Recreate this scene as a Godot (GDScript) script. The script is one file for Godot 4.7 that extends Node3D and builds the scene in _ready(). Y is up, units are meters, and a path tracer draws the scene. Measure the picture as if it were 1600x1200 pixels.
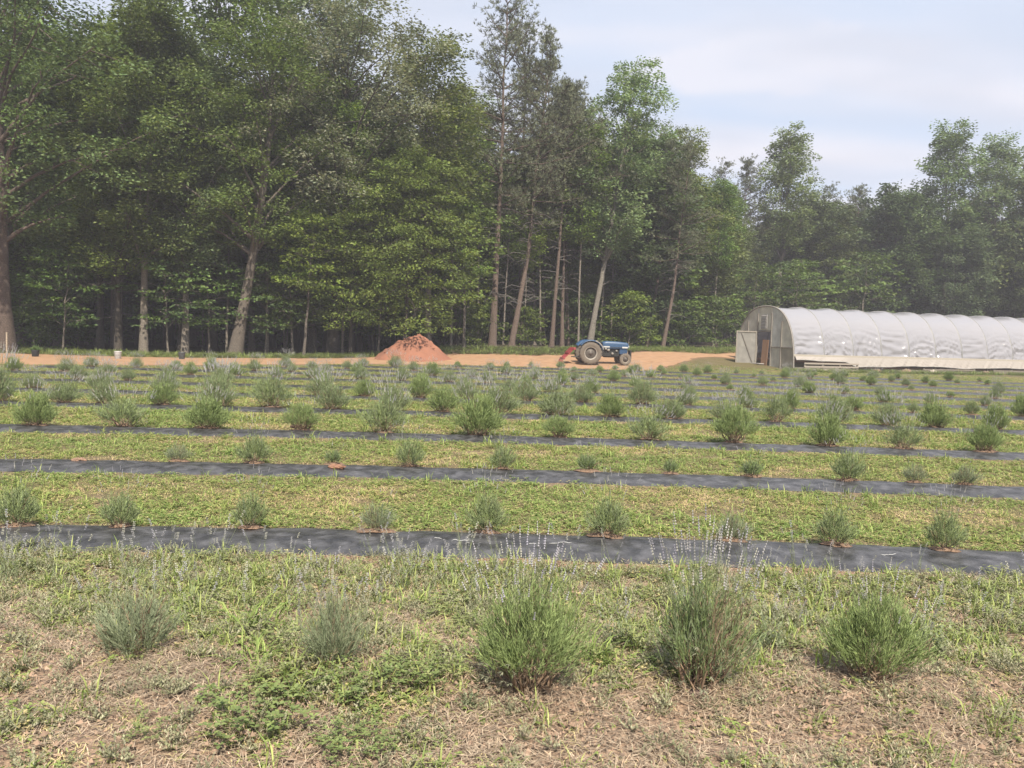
extends Node3D
# A lavender field with rows under black plastic, a clay track, an old blue tractor, a hoop house and the edge of a wood.

const ROWS := [6.78, 10.08, 13.42, 17.2, 20.7, 24.2, 27.7, 31.2, 34.7, 38.2, 41.7]   # metres out from the camera, one per black strip
const ORD := ["", "first", "second", "third", "fourth", "fifth", "sixth", "seventh", "eighth", "ninth", "tenth", "eleventh", "twelfth", "thirteenth", "fourteenth", "fifteenth", "sixteenth", "seventeenth", "eighteenth", "nineteenth", "twentieth", "twenty-first", "twenty-second", "twenty-third", "twenty-fourth", "twenty-fifth", "twenty-sixth", "twenty-seventh", "twenty-eighth", "twenty-ninth", "thirtieth", "thirty-first", "thirty-second", "thirty-third", "thirty-fourth", "thirty-fifth", "thirty-sixth"]

# ------------------------------------------------------------------ shapes
class Shape:
	var v := PackedVector3Array()
	var n := PackedVector3Array()
	var c := PackedColorArray()
	var idx := PackedInt32Array()
	var smooth := false
	func _init(sm := false):
		smooth = sm
	func leaf(p: Vector3, d: Vector3, s: Vector3, lift: Vector3, col: Color):
		var k := v.size()
		var m := p + d * 0.45 + lift
		v.append(p); v.append(m + s); v.append(p + d); v.append(m - s)
		c.append(col); c.append(col); c.append(col); c.append(col)
		idx.append(k); idx.append(k + 1); idx.append(k + 2); idx.append(k); idx.append(k + 2); idx.append(k + 3)
	func tri(a: Vector3, b: Vector3, d: Vector3, col: Color):
		var k := v.size()
		v.append(a); v.append(b); v.append(d)
		c.append(col); c.append(col); c.append(col)
		if smooth:
			var nn := (d - a).cross(b - a).normalized()
			n.append(nn); n.append(nn); n.append(nn)
		idx.append(k); idx.append(k + 1); idx.append(k + 2)
	func quad(a: Vector3, b: Vector3, d: Vector3, e: Vector3, col: Color):
		# a b d e run clockwise seen from outside
		var k := v.size()
		v.append(a); v.append(b); v.append(d); v.append(e)
		for q in 4:
			c.append(col)
		if smooth:
			var nn := (d - a).cross(b - a).normalized()
			for q in 4:
				n.append(nn)
		idx.append_array([k, k + 1, k + 2, k, k + 2, k + 3])
	func tube(pts: Array, radii: Array, sides: int, col: Color, cap := true):
		var first := v.size()
		var side := Vector3.ZERO
		for i in pts.size():
			var p: Vector3 = pts[i]
			var a: Vector3 = pts[maxi(i - 1, 0)]
			var b: Vector3 = pts[mini(i + 1, pts.size() - 1)]
			var t := (b - a).normalized()
			if side == Vector3.ZERO:
				side = t.cross(Vector3(0.31, 0.2, 0.93)).normalized()
			side = (side - t * side.dot(t)).normalized()
			var w := t.cross(side)
			for j in sides:
				var g := TAU * j / sides
				var o := side * cos(g) + w * sin(g)
				v.append(p + o * float(radii[i]))
				c.append(col)
				if smooth:
					n.append(o)
		for i in pts.size() - 1:
			for j in sides:
				var q := first + i * sides + j
				var r := first + i * sides + (j + 1) % sides
				idx.append_array([q, q + sides, r, r, q + sides, r + sides])
		if cap:
			for e in [0, pts.size() - 1]:
				var k := v.size()
				var pc: Vector3 = pts[e]
				var tt: Vector3 = (pts[1] - pts[0]) if e == 0 else (pts[e] - pts[e - 1])
				tt = tt.normalized() * (-1.0 if e == 0 else 1.0)
				v.append(pc); c.append(col)
				if smooth:
					n.append(tt)
				for j in sides:
					v.append(v[first + e * sides + j]); c.append(col)
					if smooth:
						n.append(tt)
				for j in sides:
					if e == 0:
						idx.append_array([k, k + 1 + j, k + 1 + (j + 1) % sides])
					else:
						idx.append_array([k, k + 1 + (j + 1) % sides, k + 1 + j])
	func grid(rows: Array, cols: Array):
		# rows of points; cols the same shape of colours (or one colour). Smooth normals from neighbours.
		var first := v.size()
		var w: int = rows[0].size()
		for i in rows.size():
			for j in w:
				v.append(rows[i][j])
				c.append(cols[i][j] if cols.size() > 1 else cols[0])
				if smooth:
					var du: Vector3 = rows[i][mini(j + 1, w - 1)] - rows[i][maxi(j - 1, 0)]
					var dv: Vector3 = rows[mini(i + 1, rows.size() - 1)][j] - rows[maxi(i - 1, 0)][j]
					n.append(du.cross(dv).normalized())
		for i in rows.size() - 1:
			for j in w - 1:
				var q := first + i * w + j
				idx.append_array([q, q + w, q + 1, q + 1, q + w, q + w + 1])
	func box(ctr: Vector3, size: Vector3, bev := 0.0, col := Color.WHITE, basis := Basis()):
		# a box with chamfered edges
		var h := size / 2.0
		var b := minf(bev, minf(h.x, minf(h.y, h.z)) * 0.6)
		var at := func(p: Vector3) -> Vector3: return ctr + basis * p
		for ax in 3:
			for sg in [-1.0, 1.0]:
				var u := (ax + 1) % 3
				var w := (ax + 2) % 3
				var ps := []
				for q in [[-1, -1], [-1, 1], [1, 1], [1, -1]]:
					var p := Vector3.ZERO
					p[ax] = sg * h[ax]
					p[u] = q[0] * (h[u] - b)
					p[w] = q[1] * (h[w] - b)
					ps.append(at.call(p))
				if sg > 0:
					quad(ps[0], ps[1], ps[2], ps[3], col)
				else:
					quad(ps[3], ps[2], ps[1], ps[0], col)
				if b > 0.0:
					for s2 in [-1.0, 1.0]:
						# edge between face ax and face u
						var e := []
						for q in [[0, -1], [0, 1], [1, 1], [1, -1]]:
							var p := Vector3.ZERO
							p[ax] = sg * (h[ax] if q[0] == 0 else h[ax] - b)
							p[u] = s2 * (h[u] - b if q[0] == 0 else h[u])
							p[w] = q[1] * (h[w] - b)
							e.append(at.call(p))
						if sg * s2 > 0:
							quad(e[0], e[1], e[2], e[3], col)
						else:
							quad(e[3], e[2], e[1], e[0], col)
		if b > 0.0:
			for sx in [-1.0, 1.0]:
				for sy in [-1.0, 1.0]:
					for sz in [-1.0, 1.0]:
						var p1: Vector3 = at.call(Vector3(sx * h.x, sy * (h.y - b), sz * (h.z - b)))
						var p2: Vector3 = at.call(Vector3(sx * (h.x - b), sy * h.y, sz * (h.z - b)))
						var p3: Vector3 = at.call(Vector3(sx * (h.x - b), sy * (h.y - b), sz * h.z))
						if sx * sy * sz > 0:
							tri(p1, p3, p2, col)
						else:
							tri(p1, p2, p3, col)
	func lathe_z(profile: Array, ctr: Vector3, seg: int, col: Color):
		# profile of (radius, z) turned about the z axis through ctr
		var rows := []
		for j in seg + 1:
			var a := -TAU * j / seg
			var r := []
			for p in profile:
				r.append(ctr + Vector3(cos(a) * p.x, sin(a) * p.x, p.y))
			rows.append(r)
		grid(rows, [col])
	func lathe_y(profile: Array, ctr: Vector3, seg: int, col: Color):
		var rows := []
		for j in seg + 1:
			var a := TAU * j / seg
			var r := []
			for p in profile:
				r.append(ctr + Vector3(cos(a) * p.x, p.y, sin(a) * p.x))
			rows.append(r)
		grid(rows, [col])
	func mesh() -> ArrayMesh:
		var a := []
		a.resize(Mesh.ARRAY_MAX)
		a[Mesh.ARRAY_VERTEX] = v
		if smooth:
			a[Mesh.ARRAY_NORMAL] = n
		a[Mesh.ARRAY_COLOR] = c
		a[Mesh.ARRAY_INDEX] = idx
		var m := ArrayMesh.new()
		m.add_surface_from_arrays(Mesh.PRIMITIVE_TRIANGLES, a)
		return m

# ------------------------------------------------------------------ nodes
var taken := {}
func numbered(s: String) -> String:
	if not taken.has(s):
		taken[s] = 0
		return s
	taken[s] += 1
	return "%s_%03d" % [s, taken[s]]

func put(called: String, m: Mesh, mat: Material, parent: Node3D = null) -> MeshInstance3D:
	var o := MeshInstance3D.new()
	o.mesh = m
	o.material_override = mat
	if parent == null:
		o.name = numbered(called)
		add_child(o, true)
	else:
		var k := 0
		for ch in parent.get_children():
			if str(ch.name) == called or str(ch.name).begins_with(called + "_0") or str(ch.name).begins_with(called + "_1") or str(ch.name).begins_with(called + "_2"):
				k += 1
		o.name = called if k == 0 else "%s_%03d" % [called, k]
		parent.add_child(o, true)
	return o

func tag(o: Node, label: String, category: String, group := ""):
	o.set_meta("label", label)
	o.set_meta("category", category)
	if group:
		o.set_meta("group", group)

func thing(called: String, label: String, category: String, at := Vector3.ZERO, group := "") -> Node3D:
	var o := Node3D.new()
	o.name = numbered(called)
	add_child(o, true)
	o.position = at
	tag(o, label, category, group)
	return o

func dup(src: Node3D, called: String, label: String, at: Vector3, turn := 0.0, grow := Vector3.ONE) -> Node3D:
	var o: Node3D = src.duplicate()
	o.name = numbered(called)
	add_child(o, true)
	o.transform = Transform3D(Basis(Vector3.UP, turn).scaled_local(grow), at)
	o.set_meta("label", label)
	return o

func structure(o: Node) -> Node:
	o.set_meta("kind", "structure")
	return o

func stuff(o: Node) -> Node:
	o.set_meta("kind", "stuff")
	return o

# ------------------------------------------------------------------ materials
var mats := {}
func noise_tex(freq: float, oct: int, lo: Color, hi: Color, sd: int, kind := FastNoiseLite.TYPE_SIMPLEX_SMOOTH, size := 512) -> NoiseTexture2D:
	var f := FastNoiseLite.new()
	f.seed = sd
	f.noise_type = kind
	f.frequency = freq
	f.fractal_octaves = oct
	var t := NoiseTexture2D.new()
	t.width = size
	t.height = size
	t.seamless = true
	t.noise = f
	var g := Gradient.new()
	g.set_color(0, lo)
	g.set_color(1, hi)
	t.color_ramp = g
	return t

func mat(called: String, col: Color, rough: float, lit := 0.0, metal := 0.0) -> StandardMaterial3D:
	var m := StandardMaterial3D.new()
	m.resource_name = called
	m.albedo_color = col.linear_to_srgb()
	m.vertex_color_use_as_albedo = true
	m.roughness = rough
	m.metallic = metal
	m.cull_mode = BaseMaterial3D.CULL_DISABLED
	if lit > 0.0:
		m.backlight_enabled = true
		m.backlight = Color(lit, lit, lit * 0.6).linear_to_srgb()
	mats[called] = m
	return m

func grained(m: StandardMaterial3D, tex: Texture2D, scale: float, bump: Texture2D = null, depth := 1.0, world := false) -> StandardMaterial3D:
	m.albedo_texture = tex
	m.uv1_triplanar = true
	m.uv1_world_triplanar = world
	m.uv1_scale = Vector3.ONE * scale
	if bump:
		m.heightmap_enabled = true
		m.heightmap_texture = bump
		m.heightmap_scale = depth
	return m

func make_materials():
	var g := func(x: float) -> Color: return Color(x, x, x)
	var fine = noise_tex(0.03, 5, g.call(0.62), g.call(1.0), 3)
	var rough_tex = noise_tex(0.05, 5, g.call(0.0), g.call(1.0), 4)
	var blot = noise_tex(0.012, 5, g.call(0.55), g.call(1.0), 5)
	grained(mat("ground", Color(1.15, 1.12, 1.1), 0.95), noise_tex(0.06, 5, g.call(0.5), g.call(1.0), 6), 0.9, rough_tex, 3.0, true)
	grained(mat("clay", Color(1.0, 1.0, 1.0), 0.95), noise_tex(0.02, 5, g.call(0.84), g.call(1.0), 19), 0.15, noise_tex(0.02, 5, g.call(0.0), g.call(1.0), 18), 1.2, true)
	grained(mat("soil", Color(1.1, 1.1, 1.1), 0.95), fine, 1.7, rough_tex, 2.0, true)
	grained(mat("plastic_mulch", Color(1, 1, 1), 0.38), noise_tex(0.014, 5, g.call(0.40), g.call(1.0), 8), 0.6, noise_tex(0.03, 4, g.call(0), g.call(1), 9), 0.8, true)
	mats.plastic_mulch.metallic_specular = 0.45
	var bark_tex = noise_tex(0.045, 5, g.call(0.35), g.call(1.0), 11, FastNoiseLite.TYPE_CELLULAR)
	var bk = grained(mat("bark", Color(1, 1, 1), 0.92), bark_tex, 1.0, bark_tex, 4.0)
	bk.uv1_scale = Vector3(2.2, 0.5, 2.2)
	mat("leaf", Color(1, 1, 1), 0.6, 0.75)
	for e in [["leaf_1", Color(1.22, 1.12, 0.9)], ["leaf_2", Color(0.86, 0.95, 1.0)], ["leaf_3", Color(1.08, 1.12, 1.5)]]:
		mat(e[0], e[1], 0.6, 0.75)
	mat("needle", Color(1, 1, 1), 0.7, 0.25)
	mat("grass", Color(1, 1, 1), 0.7, 0.5)
	mat("straw", Color(1, 1, 1), 0.85)
	mat("lavender_leaf", Color(1, 1, 1), 0.75, 0.3)
	mat("flower", Color(1, 1, 1), 0.8, 0.3)
	mat("wood_stem", Color(1, 1, 1), 0.9)
	var film = mat("film", Color(0.37, 0.37, 0.405), 0.17, 0.4)
	film.backlight = Color(0.75, 0.75, 0.78)
	film.metallic_specular = 1.0
	var skirt = mat("old_film", Color(0.36, 0.33, 0.30), 0.4, 0.4)
	skirt.backlight = Color(0.55, 0.54, 0.5)
	grained(mat("cloudy_panel", Color(1, 1, 1), 0.45, 0.9), noise_tex(0.008, 4, g.call(0.85), g.call(1.0), 17), 0.35)
	grained(mat("grey_wood", Color(1, 1, 1), 0.85), noise_tex(0.02, 5, g.call(0.55), g.call(1.0), 13), 1.2)
	mats.grey_wood.uv1_scale = Vector3(4, 1, 4)
	grained(mat("paint", Color(1, 1, 1), 0.42), noise_tex(0.02, 5, g.call(0.72), g.call(1.0), 15), 1.1)
	grained(mat("rubber", Color(1, 1, 1), 0.9), noise_tex(0.03, 5, g.call(0.6), g.call(1.0), 16), 1.5)
	grained(mat("iron", Color(1, 1, 1), 0.6, 0.0, 0.3), fine, 2.0)
	grained(mat("pot", Color(1, 1, 1), 0.6), fine, 2.0)

# ------------------------------------------------------------------ the lie of the land
var lumps := FastNoiseLite.new()
var patches := FastNoiseLite.new()
func sm(a: float, b: float, x: float) -> float:
	var t := clampf((x - a) / (b - a), 0.0, 1.0)
	return t * t * (3.0 - 2.0 * t)

func land(x: float, d: float) -> float:
	var d0 := 43.5 + 5.0 * sm(8.0, 18.0, x) + 18.0 * sm(18.0, 38.0, x)
	var h := 0.93 * sm(d0, d0 + 15.0, d) * sm(-13.0, -1.0, x)
	h += 0.02 * maxf(0.0, minf(d, 200.0) - 58.0) * sm(0.0, 12.0, x)
	return h

func height(x: float, d: float) -> float:
	var h := land(x, d)
	var near := 1.0 - sm(5.3, 6.0, d)
	h += lumps.get_noise_2d(x * 0.9, d * 0.9) * (0.035 * near + 0.015)
	h += lumps.get_noise_2d(x * 4.0 + 70.0, d * 4.0) * (0.022 * near + 0.008)
	h += near * 0.07 * exp(-pow((d - 4.0) / 0.5, 2.0))
	return h

# how far inside a plastic strip a point lies: 1 on it, 0 off it
func on_strip(x: float, d: float, pad := 0.0) -> bool:
	for i in ROWS.size():
		var r := row_at(i, x)
		if d > r - 0.62 - pad and d < r + 0.16 + pad and x > strip_left(i):
			return true
	return false

func row_at(i: int, x: float) -> float:
	# how far out a row runs at x: the rows bow a little across the slope
	var r: float = ROWS[i]
	return r - 0.07 * x * x / r + 0.015 * x

func strip_left(i: int) -> float:
	return [-9.0, -11.0, -14.0, -17.0, -20.0, -23.0, -26.0, -17.0, -12.5, -8.5, -3.0][i]

func rear(x: float) -> float:
	return 41.5 + 9.5 * sm(-20.0, -4.0, x) + 6.0 * sm(0.0, 13.0, x) + 6.0 * sm(12.0, 20.0, x)

func track(x: float, d: float) -> float:
	# 1 on the clay track, 0 off it
	var front := 30.5 + 12.5 * sm(-20.0, -2.0, x) + 12.0 * sm(6.0, 14.0, x)
	var back := rear(x)
	var w := 1.0
	return sm(front - 0.5, front + w, d) * (1.0 - sm(back - w, back + 1.0, d)) * (1.0 - sm(34.0, 48.0, x))

func ground_colour(x: float, d: float) -> Color:
	var p := patches.get_noise_2d(x * 0.9, d * 0.9) * 0.5 + 0.5
	var q := patches.get_noise_2d(x * 5.0 + 31.0, d * 5.0) * 0.5 + 0.5
	var soil := Color(0.42, 0.298, 0.21).lerp(Color(0.33, 0.24, 0.17), q)
	var turf := Color(0.15, 0.145, 0.05).lerp(Color(0.24, 0.19, 0.085), q)
	var c: Color
	if d < 6.15:
		var green := sm(0.35, 0.75, p + 0.25 * sm(4.4, 5.4, d) - 0.15 * (1.0 - sm(3.0, 4.6, d)))
		c = soil.lerp(turf, green * 0.75)
		c = c.lerp(Color(0.42, 0.26, 0.175), sm(5.85, 6.05, d))
	else:
		c = turf.lerp(soil, 0.55 * sm(0.62, 0.85, p))
		for i in ROWS.size():
			var r := row_at(i, x)
			c = c.lerp(soil, 0.6 * (1.0 - sm(0.3, 0.75, absf(d - r + 0.25))))
	if d > 30.0:
		var t := track(x, d)
		var clay := Color(0.40, 0.215, 0.130).lerp(Color(0.34, 0.20, 0.13), q)
		c = c.lerp(clay, t)
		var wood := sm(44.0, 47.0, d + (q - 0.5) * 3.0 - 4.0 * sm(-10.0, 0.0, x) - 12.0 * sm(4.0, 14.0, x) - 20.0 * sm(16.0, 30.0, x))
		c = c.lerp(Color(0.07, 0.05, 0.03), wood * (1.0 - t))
	return c

func spaced(breaks: Array) -> Array:
	# [[to, step], ...] from the first number onwards
	var out := []
	var x: float = breaks[0]
	for b in breaks.slice(1):
		while x < b[0] - 0.001:
			out.append(x)
			x += b[1]
	out.append(x)
	return out

func make_ground():
	var xs := spaced([-450.0, [-120.0, 55.0], [-40.0, 8.0], [-12.0, 0.9], [-5.0, 0.25], [5.0, 0.07], [12.0, 0.25], [40.0, 0.9], [120.0, 8.0], [450.0, 55.0]])
	var ds := spaced([-60.0, [-12.0, 12.0], [1.2, 1.4], [2.4, 0.1], [6.4, 0.05], [14.0, 0.2], [30.0, 0.4], [62.0, 0.5], [130.0, 6.0], [600.0, 60.0]])
	var s := Shape.new(true)
	var rows := []
	var cols := []
	for d: float in ds:
		var r := []
		var k := []
		for x: float in xs:
			r.append(Vector3(x, height(x, d), -d))
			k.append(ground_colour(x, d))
		rows.append(r)
		cols.append(k)
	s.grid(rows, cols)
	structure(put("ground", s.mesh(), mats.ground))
	# the clay track lies on the ground as a sheet of its own
	var t := Shape.new(true)
	var txs := spaced([-46.0, [48.0, 0.6]])
	rows = []
	cols = []
	var width := 24
	for x: float in txs:
		var r := []
		var k := []
		var front := 99.0
		var back := 0.0
		var d := 30.0
		while d < 75.0:
			if track(x, d) > 0.5:
				front = minf(front, d)
				back = maxf(back, d)
			d += 0.25
		front += 0.5 * lumps.get_noise_2d(x * 0.6, 3.0)
		back += 0.8 * lumps.get_noise_2d(x * 0.6, 40.0)
		if back < front:
			back = front + 0.1
		for j in width + 1:
			var u := float(j) / width
			var dd := lerpf(front, back, u)
			var edge := sin(PI * u)
			var rut := 0.03 * (exp(-pow((u - 0.35) / 0.06, 2.0)) + exp(-pow((u - 0.62) / 0.06, 2.0)))
			r.append(Vector3(x, height(x, dd) + 0.035 * pow(edge, 0.5) - 0.01 - rut * 0.5 + 0.012 * lumps.get_noise_2d(x * 0.7, dd * 1.0) * edge, -dd))
			var q := patches.get_noise_2d(x * 0.9, dd * 2.2) * 0.5 + 0.5
			var p := patches.get_noise_2d(x * 0.7 + 9.0, dd * 1.4) * 0.5 + 0.5
			k.append(Color(0.37, 0.205, 0.11).lerp(Color(0.39, 0.25, 0.15), q).lerp(Color(0.27, 0.185, 0.10), 0.6 * sm(0.6, 0.8, p)))
		rows.append(r)
		cols.append(k)
	var flip := []
	var flipc := []
	for j in width + 1:
		var r := []
		var k := []
		for i in txs.size():
			r.append(rows[i][j])
			k.append(cols[i][j])
		flip.append(r)
		flipc.append(k)
	t.grid(flip, flipc)
	structure(put("dirt_road", t.mesh(), mats.clay))

# ------------------------------------------------------------------ trees
func rnd(r: RandomNumberGenerator, a: float, b: float) -> float:
	return r.randf_range(a, b)

func dir_of(az: float, el: float) -> Vector3:
	return Vector3(cos(az) * cos(el), sin(el), sin(az) * cos(el))

func clump(s: Shape, r: RandomNumberGenerator, ctr: Vector3, size: float, flat: float, count: int, length: float, wide: float, droop: float, outward: Vector3, col: Color):
	for i in count:
		var az := r.randf() * TAU
		var q := sqrt(r.randf())
		var off := Vector3(cos(az) * q * size, (r.randf() + r.randf() - 1.0) * size * flat, sin(az) * q * size)
		off.y -= droop * q * q * size * 0.6
		var p := ctr + off
		var d := (Vector3(off.x, 0, off.z) / size + outward * 0.6 + Vector3(r.randf() - 0.5, (r.randf() - 0.5) * 0.9 - droop, r.randf() - 0.5)).normalized()
		var up := Vector3((r.randf() - 0.5) * 1.7, 0.7, (r.randf() - 0.5) * 1.7)
		var sd := d.cross(up).normalized()
		var l := length * (0.65 + 0.7 * r.randf())
		var b := 0.72 + 0.56 * r.randf()
		s.leaf(p, d * l, sd * l * wide, up * l * (0.14 * r.randf() - 0.02), Color(col.r * b * (0.92 + 0.2 * r.randf()), col.g * b, col.b * b))

# A broad-leaved tree: [trunk mesh, crown mesh]. k holds the trunk path and the shape of the crown.
func broadleaf(k: Dictionary) -> Array:
	var r := RandomNumberGenerator.new()
	r.seed = k.seed
	var path: Array = k.path
	var h: float = k.h
	var tr := Shape.new(true)
	var cr := Shape.new()
	var bark: Color = k.bark
	var n := path.size()
	var radii := []
	for i in n:
		var u := float(i) / (n - 1)
		radii.append(k.r * (pow(1.0 - u, 0.75) * 0.92 + 0.05) * (1.0 + 0.55 * exp(-path[i].y / (k.r * 1.6))))
	tr.tube(path, radii, 12 if k.r > 0.2 else 7, bark)
	var cb: float = k.base
	var limbs: int = k.limbs
	for i in limbs:
		var u := (i + r.randf()) / limbs
		u = pow(u, k.get("spread", 0.9))
		var hy := lerpf(cb, h, u)                 # height where the limb ends
		var sy := clampf(lerpf(cb, h, u) - (h - cb) * k.rise * (0.5 + 0.7 * r.randf()), cb * 0.82, path[n - 1].y * 0.98)
		var seg := 0
		while seg < n - 2 and path[seg + 1].y < sy:
			seg += 1
		var f: float = clampf((sy - path[seg].y) / maxf(path[seg + 1].y - path[seg].y, 0.01), 0.0, 1.0)
		var from: Vector3 = path[seg].lerp(path[seg + 1], f)
		var rr: float = lerpf(radii[seg], radii[seg + 1], f)
		var az := i * 2.39996 + r.randf() * 0.8
		var prof: float = pow(maxf(0.0, sin(PI * clampf(u * k.get("full", 0.82) + k.get("low", 0.14), 0.02, 0.98))), 0.6)
		var reach: float = k.rad * prof * (0.62 + 0.5 * r.randf())
		var ends := Vector3(path[n - 1].x * u + cos(az) * reach + k.get("shift", Vector3.ZERO).x, hy, path[n - 1].z * u + sin(az) * reach * k.get("deep", 1.0) + k.get("shift", Vector3.ZERO).z)
		ends.y += k.get("sag", 0.0) * -reach
		var mid := from.lerp(ends, 0.45) + Vector3(rnd(r, -0.2, 0.2), 0.12 * reach + rnd(r, 0, 0.3), rnd(r, -0.2, 0.2))
		var pts := [from]
		for q in [0.3, 0.55, 0.8, 1.0]:
			pts.append(from.lerp(mid, q).lerp(mid.lerp(ends, q), q) + Vector3(rnd(r, -0.12, 0.12), rnd(r, -0.08, 0.08), rnd(r, -0.12, 0.12)))
		var lr := minf(rr * 0.55, minf(k.r * 0.36, 0.13)) * (0.6 + 0.5 * r.randf())
		tr.tube(pts, [lr, lr * 0.75, lr * 0.5, lr * 0.3, lr * 0.1], 6, bark, false)
		var tone := 0.8 + 0.4 * r.randf()
		for j in k.clumps:
			var q: float = 0.35 + 0.68 * (j + r.randf()) / float(k.clumps)
			var si := mini(int(q * 4.0), 3)
			var on: Vector3 = pts[si].lerp(pts[si + 1], clampf(q * 4.0 - si, 0.0, 1.2))
			var sd := Vector3(rnd(r, -1, 1), rnd(r, -0.45, 0.55), rnd(r, -1, 1)) * (0.35 + reach * 0.26)
			var ctr := on + sd * (0.35 if j == k.clumps - 1 else 1.0)
			if j % 2 == 0:
				tr.tube([on, ctr], [lr * 0.22 + 0.008, 0.006], 4, bark, false)
			var outw: Vector3 = (ctr - path[n - 1] * 0.6) * Vector3(1, 0, 1)
			var t2 := tone * (0.82 + 0.36 * r.randf())
			var base: Color = k.col.lerp(k.col2, r.randf())
			clump(cr, r, ctr, k.csize * (0.65 + 0.7 * r.randf()), k.flat, k.leaves, k.leaf, k.get("wide", 0.27), k.droop, outw.normalized(), Color(base.r * t2, base.g * t2, base.b * t2))
	for i in k.get("dead", 0):
		var sy := rnd(r, cb * 0.35, cb * 1.1)
		var az := r.randf() * TAU
		var from := Vector3(path[1].x * sy / maxf(path[1].y, 0.1), sy, path[1].z * sy / maxf(path[1].y, 0.1))
		var d := dir_of(az, rnd(r, -0.3, 0.5))
		tr.tube([from, from + d * 0.8, from + d * 1.5 + Vector3(0, -0.3, 0)], [0.035, 0.02, 0.006], 4, Color(0.3, 0.27, 0.24), false)
	return [tr.mesh(), cr.mesh()]

func straight(h: float, lean: Vector3, sway: float, sd: int, n := 9) -> Array:
	var r := RandomNumberGenerator.new()
	r.seed = sd
	var out := [Vector3(0, -0.15, 0), Vector3(0, 0.25, 0)]
	for i in range(1, n):
		var u := float(i) / (n - 1)
		out.append(Vector3(lean.x * u + rnd(r, -sway, sway) * u, 0.25 + (h - 0.25) * u, lean.z * u + rnd(r, -sway, sway) * u))
	return out

# A pine: a bare pole, grey dead limbs, then sparse whorls that end in tufts of needles.
func pine(k: Dictionary) -> Array:
	var r := RandomNumberGenerator.new()
	r.seed = k.seed
	var path: Array = k.path
	var h: float = k.h
	var n := path.size()
	var tr := Shape.new(true)
	var cr := Shape.new()
	var radii := []
	for i in n:
		var u := float(i) / (n - 1)
		radii.append(k.r * ((1.0 - u) * 0.95 + 0.04) * (1.0 + 0.4 * exp(-path[i].y / 0.5)))
	tr.tube(path, radii, 10, k.bark)
	var at := func(y: float) -> Vector3:
		var seg := 0
		while seg < n - 2 and path[seg + 1].y < y:
			seg += 1
		return path[seg].lerp(path[seg + 1], clampf((y - path[seg].y) / (path[seg + 1].y - path[seg].y), 0.0, 1.0))
	for i in k.get("dead", 16):
		var y := rnd(r, k.base * 0.35, k.base * 1.15)
		var from: Vector3 = at.call(y)
		var d := dir_of(r.randf() * TAU, rnd(r, -0.35, 0.35))
		var l := rnd(r, 0.7, 2.4)
		var e := from + d * l + Vector3(0, -0.25 * l * r.randf(), 0)
		var m := from.lerp(e, 0.5) + Vector3(0, 0.12 * l, 0)
		tr.tube([from, m, e], [0.035, 0.024, 0.006], 4, Color(0.33, 0.31, 0.28), false)
		for q in 2:
			var st := m.lerp(e, r.randf())
			tr.tube([st, st + dir_of(r.randf() * TAU, rnd(r, -0.8, 0.4)) * l * 0.35], [0.013, 0.004], 3, Color(0.33, 0.31, 0.28), false)
	for i in k.limbs:
		var u: float = (floorf(i / 4.0) * 4.0 + 2.0 + 0.9 * r.randf()) / float(k.limbs)
		var y := lerpf(k.base, h * 0.985, minf(u, 1.0))
		var from: Vector3 = at.call(y)
		var reach: float = k.rad * (pow(maxf(1.0 - u, 0.0), 0.62) * 0.9 + 0.13) * (0.4 + 0.8 * r.randf()) * sm(-0.25, 0.18, u)
		var az := r.randf() * TAU
		var el := lerpf(-0.1, 0.75, u) + rnd(r, -0.2, 0.25)
		var d := dir_of(az, el)
		var e := from + d * reach + Vector3(0, 0.16 * reach, 0)
		var m := from.lerp(e, 0.55) - Vector3(0, 0.07 * reach, 0)
		tr.tube([from, m, e], [0.018 + 0.011 * reach, 0.012 + 0.006 * reach, 0.007], 4, k.bark * 0.85, false)
		var tufts := int(k.tufts * (0.45 + reach / k.rad))
		var tone := 0.75 + 0.5 * r.randf()
		for j in tufts:
			var q := 0.3 + 0.72 * r.randf()
			var on := from.lerp(m, minf(q * 2.0, 1.0)) if q < 0.5 else m.lerp(e, q * 2.0 - 1.0)
			var ctr := on + Vector3(rnd(r, -1, 1), rnd(r, -0.12, 0.3), rnd(r, -1, 1)) * (0.1 + 0.3 * reach * q)
			if j % 3 == 0:
				tr.tube([on, ctr], [0.009, 0.005], 3, k.bark * 0.8, false)
			var pt := (ctr - on).normalized() * 0.4 + d * 0.5 + Vector3(0, 0.35, 0)
			var base: Color = k.col.lerp(k.col2, r.randf())
			var b := tone * (0.75 + 0.5 * r.randf())
			for nn in k.needles:
				var nd := (pt + Vector3(r.randf() - 0.5, r.randf() - 0.5, r.randf() - 0.5) * 1.9).normalized()
				var l: float = k.leaf * (0.7 + 0.6 * r.randf())
				cr.leaf(ctr, nd * l, nd.cross(Vector3(r.randf() - 0.5, r.randf() - 0.5, r.randf() - 0.5)).normalized() * l * 0.075, Vector3.ZERO, Color(base.r * b, base.g * b, base.b * b))
	return [tr.mesh(), cr.mesh()]

var kinds := {}
func kind(called: String, pair: Array, leaves := "leaf"):
	kinds[called] = {"pair": pair, "leaves": leaves, "first": null}

func retint(o: Node3D, x: float):
	var ch: MeshInstance3D = o.get_node("crown")
	if ch.material_override.resource_name.begins_with("leaf"):
		ch.material_override = mats[["leaf", "leaf_1", "leaf_2", "leaf", "leaf_3", "leaf_1"][absi(int(floorf(x * 7.3))) % 6]]

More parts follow.
